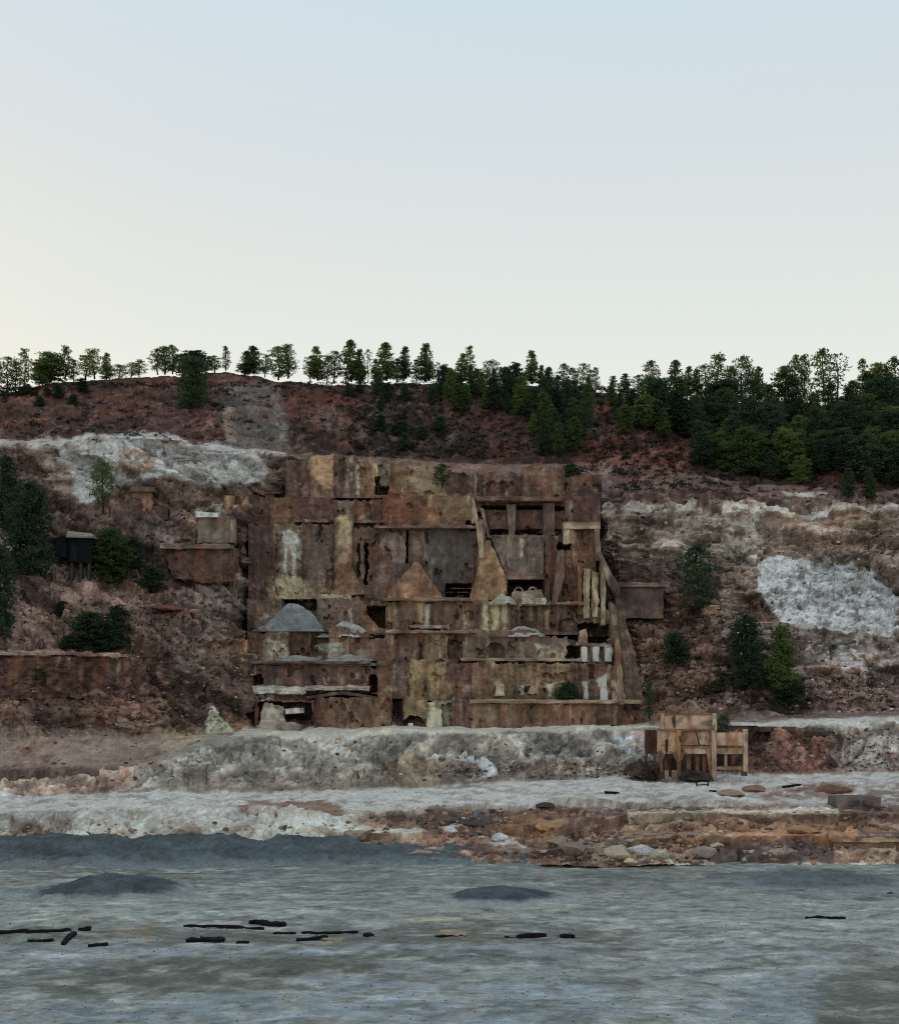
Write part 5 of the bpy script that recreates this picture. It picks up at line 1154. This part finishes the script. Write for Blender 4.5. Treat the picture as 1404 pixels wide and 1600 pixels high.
# ------------------------------------------------------------------ vegetation: templates are 10 m tall and 5 m wide, scaled per tree
def make_tree(kind, seed):
    r = random.Random(seed)
    tv, tf, lv = [], [], []
    def limb(p, q, r0, r1, m=5, bend=0.0):
        p, q = np.array(p, float), np.array(q, float)
        d = q - p; L = np.linalg.norm(d) + 1e-6; d /= L
        a = np.cross(d, [0.31, 0.2, 0.93]); a /= np.linalg.norm(a) + 1e-9; b = np.cross(d, a)
        n = 4 if L > 2 else 2
        o = len(tv)
        for i in range(n + 1):
            t = i / n; c = p + d * L * t + a * bend * math.sin(t * math.pi)
            rr = r0 + (r1 - r0) * t
            for k in range(m):
                w = 2 * math.pi * k / m
                tv.append(c + rr * (a * math.cos(w) + b * math.sin(w)))
        for i in range(n):
            for k in range(m):
                tf.append([o + i * m + k, o + i * m + (k + 1) % m, o + (i + 1) * m + (k + 1) % m, o + (i + 1) * m + k])
    if kind == 'pine':      base, w0, top, nb, sh, leaves, bare = 1.3, 2.3, 10, 36, lambda t: (1 - t) ** .75 * (.55 + .45 * min(1, t * 5)), 46, 0
    elif kind == 'tall':    base, w0, top, nb, sh, leaves, bare = 2.0, 2.0, 10, 30, lambda t: math.sin(math.pi * min(1, .22 + .74 * t)) ** .8, 42, .25
    elif kind == 'open':    base, w0, top, nb, sh, leaves, bare = 2.6, 2.3, 10, 26, lambda t: math.sin(math.pi * (.20 + .72 * t)) ** .7, 40, .3
    elif kind == 'round':   base, w0, top, nb, sh, leaves, bare = 1.6, 2.6, 10, 40, lambda t: math.sqrt(max(0, 1 - (2 * t * .95 - .75) ** 2 / 1.4)), 50, 0
    elif kind == 'narrow':  base, w0, top, nb, sh, leaves, bare = 1.6, 1.9, 10, 24, lambda t: (1 - t) ** .6 * .9 + .08, 44, 0
    elif kind == 'sparse':  base, w0, top, nb, sh, leaves, bare = 3.0, 2.5, 10, 22, lambda t: .45 + .55 * math.sin(math.pi * min(1, t + .1)), 18, .4
    else:                   base, w0, top, nb, sh, leaves, bare = .3, 2.7, 10, 44, lambda t: math.sqrt(max(0, 1 - (t * 1.05 - .25) ** 2 / .68)), 46, 0
    lean = (r.uniform(-.4, .4), r.uniform(-.4, .4))
    axis = lambda z: np.array([lean[0] * (z / 10) ** 1.5 + .12 * math.sin(z * .9 + seed), lean[1] * (z / 10) ** 1.5 + .12 * math.cos(z * .8 + seed), z])
    zs = np.linspace(-.6, 9.4, 7)
    for i in range(6):
        limb(axis(zs[i]), axis(zs[i + 1]), .20 * (1 - i / 6.5) + .03, .20 * (1 - (i + 1) / 6.5) + .03)
    clumps = []
    for i in range(nb):
        t = (i + r.random()) / nb
        z = base + (top - base) * t
        rad = w0 * sh(t) * r.uniform(.55, 1.12)
        if r.random() < bare * (1 - t): rad *= .35
        an = i * 2.4 + r.uniform(-.5, .5)
        c = axis(z) + np.array([rad * math.cos(an), rad * math.sin(an), r.uniform(-.1, .5)]) * .80
        j = axis(max(.5, z - rad * .35))
        limb(j, c, .055, .02, 3)
        s_ = (.42 + .42 * sh(t)) * r.uniform(.7, 1.25)
        clumps.append((c, s_, an)); 
        if kind in ('round', 'bush', 'pine') and rad > 1: clumps.append((axis(z) * .5 + c * .5, s_ * .9, an))
    clumps.append((axis(9.55), .32, 0)); clumps.append((axis(9.85), .18, 0))
    for c, s_, an in clumps:
        nl = int(leaves * (.5 + s_ * .7))
        for k in range(nl):
            u = np.array([r.gauss(0, 1), r.gauss(0, 1), r.gauss(0, 1)]); u /= np.linalg.norm(u) + 1e-9
            q = c + u * s_ * np.array([1.15, 1.15, .62]) * r.random() ** .45 + np.array([math.cos(an), math.sin(an), .2]) * s_ * .25 * r.random()
            L = r.uniform(.28, .54); W = L * r.uniform(.24, .44)
            d = u * .7 + np.array([r.uniform(-.6, .6), r.uniform(-.6, .6), r.uniform(-.1, .8)]); d /= np.linalg.norm(d) + 1e-9
            e = np.cross(d, [r.uniform(-1, 1), r.uniform(-1, 1), r.uniform(-1, 1)]); e /= np.linalg.norm(e) + 1e-9
            lv.append((q - e * W, q + e * W, q + d * L))
    T = np.array(lv).reshape(-1, 3)
    # trunk mesh, crown mesh
    def me_(nm, V, Fc, mat):
        V = np.asarray(V, np.float32); Fc = np.asarray(Fc, np.int32); k = Fc.shape[1]
        me = bpy.data.meshes.new(nm)
        me.vertices.add(len(V)); me.vertices.foreach_set('co', V.ravel())
        me.loops.add(Fc.size); me.loops.foreach_set('vertex_index', Fc.ravel())
        me.polygons.add(len(Fc)); me.polygons.foreach_set('loop_start', np.arange(0, Fc.size, k, dtype=np.int32)); me.polygons.foreach_set('loop_total', np.full(len(Fc), k, np.int32))
        me.update(calc_edges=True); me.materials.append(mat)
        return me
    return me_('trunk', tv, tf, M_BARK), me_('crown', T, np.arange(len(T)).reshape(-1, 3), M_NEEDLE)
TREES = {k: [make_tree(k, 11 * i + j) for j in range(3)] for i, k in enumerate(('pine', 'tall', 'open', 'round', 'narrow', 'sparse', 'bush'))}
MATV = {}
def crown_mesh(kind, v, mat):
    if mat is M_NEEDLE: return TREES[kind][v][1]
    if (kind, v, mat.name) not in MATV:
        m = TREES[kind][v][1].copy(); m.materials.clear(); m.materials.append(mat); MATV[(kind, v, mat.name)] = m
    return MATV[(kind, v, mat.name)]
tree_rng = random.Random(5)
def tree(loc, h, w, kind='pine', label=None, group=None, mat=None, name='pine_tree', cat='tree', sink=.15):
    v = tree_rng.randrange(3)
    e = empty(name, loc, label, cat, group)
    e.location.z -= sink
    for nm, me in (('trunk', TREES[kind][v][0]), ('crown', crown_mesh(kind, v, mat or M_NEEDLE))):
        o = bpy.data.objects.new(nm if name != 'shrub' or nm == 'trunk' else 'foliage', me)
        if name == 'shrub' and nm == 'trunk': o.name = 'stem'
        COL.objects.link(o); o.parent = e
    e.scale = (w / 5.0, w / 5.0, h / 10.0)
    e.rotation_euler = (0, 0, tree_rng.uniform(0, 6.28))
    return e

# the skyline row: picture column, top row, width in photo pixels, kind, words
KW = {'pine': 'cone shaped pine', 'tall': 'tall slim pine', 'open': 'open crowned pine', 'round': 'round dark pine', 'narrow': 'narrow pointed pine', 'sparse': 'thin see-through pine', 'bush': 'low bushy pine'}
RIDGE = [(-66,562,32,'open'),(-46,556,30,'tall'),(-30,564,30,'round'),(-12,560,34,'open'),(10,558,28,'open'),(25,566,22,'tall'),(39,546,22,'tall'),(66,566,32,'round'),(80,552,46,'round'),(102,542,24,'tall'),(115,562,18,'narrow'),(134,556,30,'open'),(147,546,32,'open'),(166,552,24,'pine'),(186,570,26,'open'),(205,566,24,'open'),(217,562,22,'open'),
 (246,546,26,'open'),(258,542,32,'tall'),(270,540,26,'tall'),(300,548,46,'round'),(322,558,26,'open'),(336,556,24,'open'),(353,541,18,'narrow'),(383,548,30,'pine'),(396,540,38,'pine'),(414,554,20,'open'),(436,542,34,'tall'),(450,539,32,'tall'),
 (484,556,24,'open'),(496,543,30,'pine'),(511,556,22,'open'),(521,549,30,'open'),(549,532,36,'pine'),(562,548,26,'pine'),(575,546,18,'sparse'),(588,562,20,'pine'),(604,536,38,'pine'),(620,560,24,'narrow'),(631,544,28,'pine'),(650,562,20,'narrow'),(665,540,36,'pine'),(684,566,18,'sparse'),
 (706,580,20,'bush'),(721,553,28,'pine'),(734,541,22,'narrow'),(748,576,24,'bush'),(760,580,16,'open'),(771,563,30,'open'),(787,575,22,'tall'),(809,588,26,'bush'),(831,549,30,'pine'),(846,572,20,'pine'),(859,573,22,'pine'),(880,569,22,'tall'),(895,575,20,'tall'),(909,568,22,'open'),(921,578,14,'open'),(930,574,18,'narrow'),
 (958,587,20,'narrow'),(975,584,24,'pine'),(996,586,24,'open'),(1018,564,28,'tall'),(1040,590,22,'open'),(1057,563,32,'pine'),(1074,574,24,'pine'),(1088,577,24,'pine'),(1103,570,26,'open'),(1120,554,38,'tall'),(1142,574,24,'tall'),(1158,559,34,'open'),(1172,570,22,'open'),(1185,574,28,'pine'),(1203,600,20,'bush'),
 (1226,574,34,'round'),(1242,556,26,'tall'),(1256,556,26,'tall'),(1286,546,36,'tall'),(1309,552,36,'sparse'),(1331,594,22,'bush'),(1348,562,26,'narrow'),(1357,582,26,'round'),(1370,568,30,'round'),(1385,574,26,'tall'),(1397,560,34,'tall'),(1416,566,30,'tall'),(1434,560,32,'round'),(1452,566,30,'pine'),(1470,558,34,'tall'),(1490,570,28,'open')]
ORD = ['first','second','third','fourth','fifth','sixth','seventh','eighth','ninth','tenth','eleventh','twelfth','thirteenth','fourteenth','fifteenth','sixteenth']
SPANS = [(-90, 125, 'at the far left of the skyline'), (125, 235, 'on the skyline over the pale scarp'), (235, 370, 'on the skyline near the big dark fir'), (370, 470, 'on the skyline above the grey scree'),
         (470, 592, 'on the skyline above the ruin\'s left'), (592, 696, 'on the skyline above the ruin\'s middle'), (696, 822, 'on the skyline above the ruin\'s right'), (822, 945, 'on the skyline just before the dense wood'),
         (945, 1095, 'atop the left end of the dense wood'), (1095, 1212, 'left of the notch in the wood\'s skyline'), (1212, 1322, 'right of the notch in the wood\'s skyline'), (1322, 1500, 'at the far right of the skyline')]
cnt = {}
for (pxt, rtop, wpx, kind) in RIDGE:
    base_row = np.interp(pxt, [a[0] for a in G[16]], [a[1] for a in G[16]])
    Yr = np.interp(pxt, [a[0] for a in G[16]], [a[2] for a in G[16]]) + tree_rng.uniform(-1.5, 3.0)
    p = drop((pxt - CX) * Yr / F, Yr)
    h = ZC + (HR - rtop) * Yr / F - p.z
    w = wpx * Yr / F * 1.24
    k = next(i for i, s_ in enumerate(SPANS) if s_[0] <= pxt < s_[1])
    c_ = cnt.get((k, kind), 0); cnt[(k, kind)] = c_ + 1
    n_in = sum(1 for q in RIDGE if q[3] == kind and SPANS[k][0] <= q[0] < SPANS[k][1])
    lb = ('%s %s from the left %s' % (ORD[c_], KW[kind], SPANS[k][2])) if n_in > 1 else '%s %s' % (KW[kind], SPANS[k][2])
    tree(p, max(3.2, h), w, kind, lb, 'pines along the skyline', M_DARKN if kind == 'round' and 280 < pxt < 320 else None)

def at_tree(label, pxt, rtop, rbase, wpx, kind, mat=None, name='pine_tree', cat='tree', group=None, sink=.2):
    p = ground(pxt, rbase)
    h = max(.6, (rbase - rtop) * p.y / F)
    return tree(p, h, wpx * p.y / F * 1.1, kind, label, group, mat, name, cat, sink)
# the big dark fir that hangs over the ridge on the left, trees and shrubs one can point at
at_tree('big dark bushy fir reaching from the left ridge down the slope', 300, 556, 640, 50, 'bush', M_DARKN)
at_tree('dark green tree at the left edge beside the black cabin', 6, 712, 840, 62, 'pine', M_DARKN)
at_tree('dull green bushy tree between the left edge and the cabin', 42, 756, 905, 74, 'bush', M_DARKN)
at_tree('dark green tree at the left edge below the cabin', 0, 850, 1000, 44, 'bush', M_DARKN)
at_tree('thin pine in front of the pale left scarp', 161, 722, 812, 38, 'open')
at_tree('bushy green tree right of the black cabin', 176, 826, 912, 58, 'bush')
at_tree('black green shrub right of the bushy tree by the cabin', 207, 838, 888, 36, 'bush', M_DARKN, 'shrub', 'shrub')
at_tree('dull shrub below the long rusty retaining wall', 240, 884, 928, 44, 'bush', M_DARKN, 'shrub', 'shrub')
at_tree('bright green wide bush on the left slope above the red face', 146, 956, 1018, 64, 'bush', M_BUSH, 'shrub', 'shrub')
at_tree('grey green bush just right of the bright wide bush', 180, 946, 1016, 44, 'bush', M_DARKN, 'shrub', 'shrub')
at_tree('small round green bush on the tan slope below the cabin', 95, 938, 962, 24, 'bush', M_BUSH, 'shrub', 'shrub')
at_tree('faint shrub at the top of the red face at left', 105, 992, 1014, 26, 'bush', M_DARKN, 'shrub', 'shrub')
at_tree('olive shrub growing on the red face at left', 68, 1040, 1072, 30, 'bush', M_BUSH, 'shrub', 'shrub')
at_tree('tiny shrub at the right end of the red face', 228, 1040, 1062, 18, 'bush', M_BUSH, 'shrub', 'shrub')
at_tree('dark pine with bare lower trunk right of the ruin', 1090, 852, 976, 70, 'tall', M_DARKN)
at_tree('bushy dark tree behind the pine pair below the white patch', 1166, 962, 1082, 58, 'bush', M_DARKN)
at_tree('spreading green pine in front of the bushy dark tree below the white patch', 1217, 978, 1096, 72, 'pine')
at_tree('low dark bush at the foot of the pine pair', 1232, 1062, 1102, 56, 'bush', M_DARKN, 'shrub', 'shrub')
at_tree('dark bush on the slope under the lone right pine', 1056, 988, 1036, 44, 'bush', M_DARKN, 'shrub', 'shrub')
at_tree('pale green bush left of the pine pair', 1122, 1048, 1080, 40, 'bush', M_PALEB, 'shrub', 'shrub')
at_tree('tall thin green shrub at the right foot of the ruin', 1014, 1058, 1132, 26, 'narrow', M_BUSH, 'shrub', 'shrub')
at_tree('bright young pine at the edge of the right cliff, left of two', 1325, 732, 782, 32, 'pine', M_BUSH)
at_tree('bright young pine at the edge of the right cliff, right of two', 1359, 735, 784, 30, 'pine', M_BUSH)
at_tree('small dark bush on the terrace right of the top wall', 893, 724, 748, 32, 'bush', M_DARKN, 'shrub', 'shrub')
at_tree('round dark tuft on the top wall of the ruin', 822, 736, 752, 16, 'bush', M_DARKN, 'shrub', 'shrub')
e = tree(Vector(at(690, 768, 290.6)), 5.6, 4.6, 'open', 'light green sapling growing from the top wall of the ruin', None, M_BUSH, 'sapling', 'tree', 0)
e = tree(Vector(at(885, 1096, 268.8)), 3.6, 5.2, 'bush', 'dark green bush on the low right ledge of the ruin', None, M_DARKN, 'shrub', 'shrub', .1)
e = tree(Vector(at(1129, 1146, 226.5)), 3.1, 2.4, 'bush', 'pale green bush growing behind the loading bin', None, M_PALEB, 'shrub', 'shrub', .1)
# the wood on the right slope and the looser stand in the middle: trees of the mass
def stand(n, poly, hh, ww, kinds, label, group, mats, seed, sep=9):
    r = random.Random(seed); pts = []
    xs = [q[0] for q in poly]; ys = [q[1] for q in poly]; tries = 0
    while len(pts) < n and tries < 6000:
        tries += 1
        a, b = r.uniform(min(xs), max(xs)), r.uniform(min(ys), max(ys))
        if poly_sd(np.array([a]), np.array([b]), poly)[0] < 0: continue
        if any(abs(a - q[0]) < sep and abs(b - q[1]) < sep * .8 for q in pts): continue
        pts.append((a, b))
    for a, b in sorted(pts, key=lambda q: q[1]):
        p = ground(a, b)
        h = r.uniform(*hh); w = h * r.uniform(*ww)
        kd, mt = r.choice(kinds), r.choice(mats)
        u, v = (a - min(xs)) / (max(xs) - min(xs)), (b - min(ys)) / (max(ys) - min(ys))
        where = ('upper', 'middle', 'lower')[min(2, int(v * 3))] + ' ' + ('left', 'centre', 'right')[min(2, int(u * 3))]
        if n > 50: where = ('upper', 'middle', 'lower')[min(2, int(v * 3))] + ' ' + ('far left', 'left', 'centre', 'right', 'far right')[min(4, int(u * 5))]
        tree(p, h, w, kd, '%s %s, %s of %s' % ('lighter green' if mt in (M_NEEDLE, M_BUSH) else 'dark', {'pine': 'cone shaped pine', 'tall': 'slim pine', 'bush': 'bushy pine'}[kd], where, label), group, mt)
stand(140, [(975,640),(1060,650),(1200,650),(1404,655),(1620,664),(1620,772),(1400,768),(1280,764),(1160,752),(1085,742),(1070,705),(1010,690)], (6, 11), (.62, .95), ['pine', 'tall', 'bush', 'bush', 'pine'], 'the dense wood on the right slope', 'dense wood on the right slope', [M_DARKN, M_DARKN, M_NEEDLE], 3)
stand(24, [(830,625),(920,628),(940,650),(900,722),(826,722)], (5.5, 9), (.5, .7), ['pine', 'bush', 'tall'], 'the clump above the ruin\'s right bay', 'pines in the middle clump', [M_DARKN, M_NEEDLE], 4, 10)
stand(16, [(690,612),(810,616),(820,650),(700,645)], (5, 8), (.5, .7), ['pine', 'bush', 'pine'], 'the loose stand under the middle ridge', 'pines under the middle ridge', [M_NEEDLE, M_DARKN], 5, 12)
stand(12, [(945,625),(1060,640),(1050,690),(985,690),(955,660)], (5, 8), (.5, .7), ['pine', 'bush'], 'the thin left fringe of the wood', 'pines at the edge of the wood', [M_NEEDLE, M_DARKN], 6, 12)
stand(8, [(530,610),(690,612),(690,640),(600,650),(540,630)], (3.0, 5), (.6, .9), ['bush', 'pine'], 'the low growth on the shaded slope', 'low pines over the ruin', [M_DARKN], 8, 16)
stand(5, [(560,670),(700,670),(700,705),(600,705)], (2.5, 4), (.8, 1.2), ['bush'], 'the bushes just above the ruin\'s top wall', 'bushes above the top wall', [M_DARKN], 9, 16)
stand(6, [(40,612),(130,612),(130,632),(40,636)], (2.0, 3.5), (.9, 1.4), ['bush'], 'the low bushes under the left skyline', 'bushes under the left skyline', [M_DARKN, M_BUSH], 10, 14)

# dry scrub and heather on the slopes: uncountable
def scrub(name, label, n, areas, size, cset, seed):
    r = np.random.default_rng(seed); VV, CC = [], []
    for i in range(n):
        a = areas[r.integers(len(areas))]
        p = ground(r.uniform(a[0], a[2]), r.uniform(a[1], a[3]))
        s_ = r.uniform(*size); c = np.array(cset[r.integers(len(cset))]) * r.uniform(.75, 1.2)
        k = 26
        u = r.normal(size=(k, 3)); u /= np.linalg.norm(u, axis=1, keepdims=True); u[:, 2] = np.abs(u[:, 2])
        q = np.array(p) + u * s_ * np.array([1, 1, .7]) * r.random((k, 1)) ** .4
        d = u + r.normal(size=(k, 3)) * .5; d /= np.linalg.norm(d, axis=1, keepdims=True)
        e_ = np.cross(d, r.normal(size=(k, 3))); e_ /= np.linalg.norm(e_, axis=1, keepdims=True)
        L = s_ * r.uniform(.35, .8, (k, 1)); W = L * .28
        VV.append(np.stack([q - e_ * W, q + e_ * W, q + d * L], 1).reshape(-1, 3)); CC.append(np.repeat(c[None], 3 * k, 0))
    V = np.concatenate(VV)
    o = mesh_np(name, V, np.arange(len(V)).reshape(-1, 3), M_SCRUB, np.concatenate(CC))
    return set_props(o, label, None, None, 'stuff')
DG, OL, BRN, TANS = (.020, .032, .020), (.045, .055, .028), (.060, .042, .032), (.13, .10, .07)
scrub('undergrowth', 'low dark undergrowth and heather over the hill', 2600, [(540,608,960,716)] * 8 + [(0,602,540,690)] * 2 + [(960,640,1404,768)] * 7 + [(880,690,1070,745)], (.35, 1.0), [DG, DG, BRN, BRN, OL], 1)
scrub('undergrowth', 'dark growth along the ridge line under the pines', 800, [(0,606,60,620),(60,598,420,606),(420,598,700,608),(700,604,950,622),(950,622,1404,646)], (.3, .75), [DG, DG, OL, BRN], 2)
scrub('dry_scrub', 'brown and olive scrub on the left quarry slope', 900, [(0,790,370,1010)] * 3 + [(200,930,400,1140)] * 2 + [(0,1085,330,1140)], (.22, .65), [BRN, BRN, TANS, OL], 3)
scrub('dry_scrub', 'brown and olive scrub on the right quarry slope', 800, [(985,950,1160,1112)] * 3 + [(1160,1060,1404,1112)] * 2 + [(940,740,1404,790)], (.22, .7), [BRN, BRN, OL, DG, TANS], 4)
scrub('dry_grass', 'thin dry tufts on the bank right of the bin', 250, [(1170,1140,1404,1206)], (.15, .4), [BRN, TANS, OL], 5)
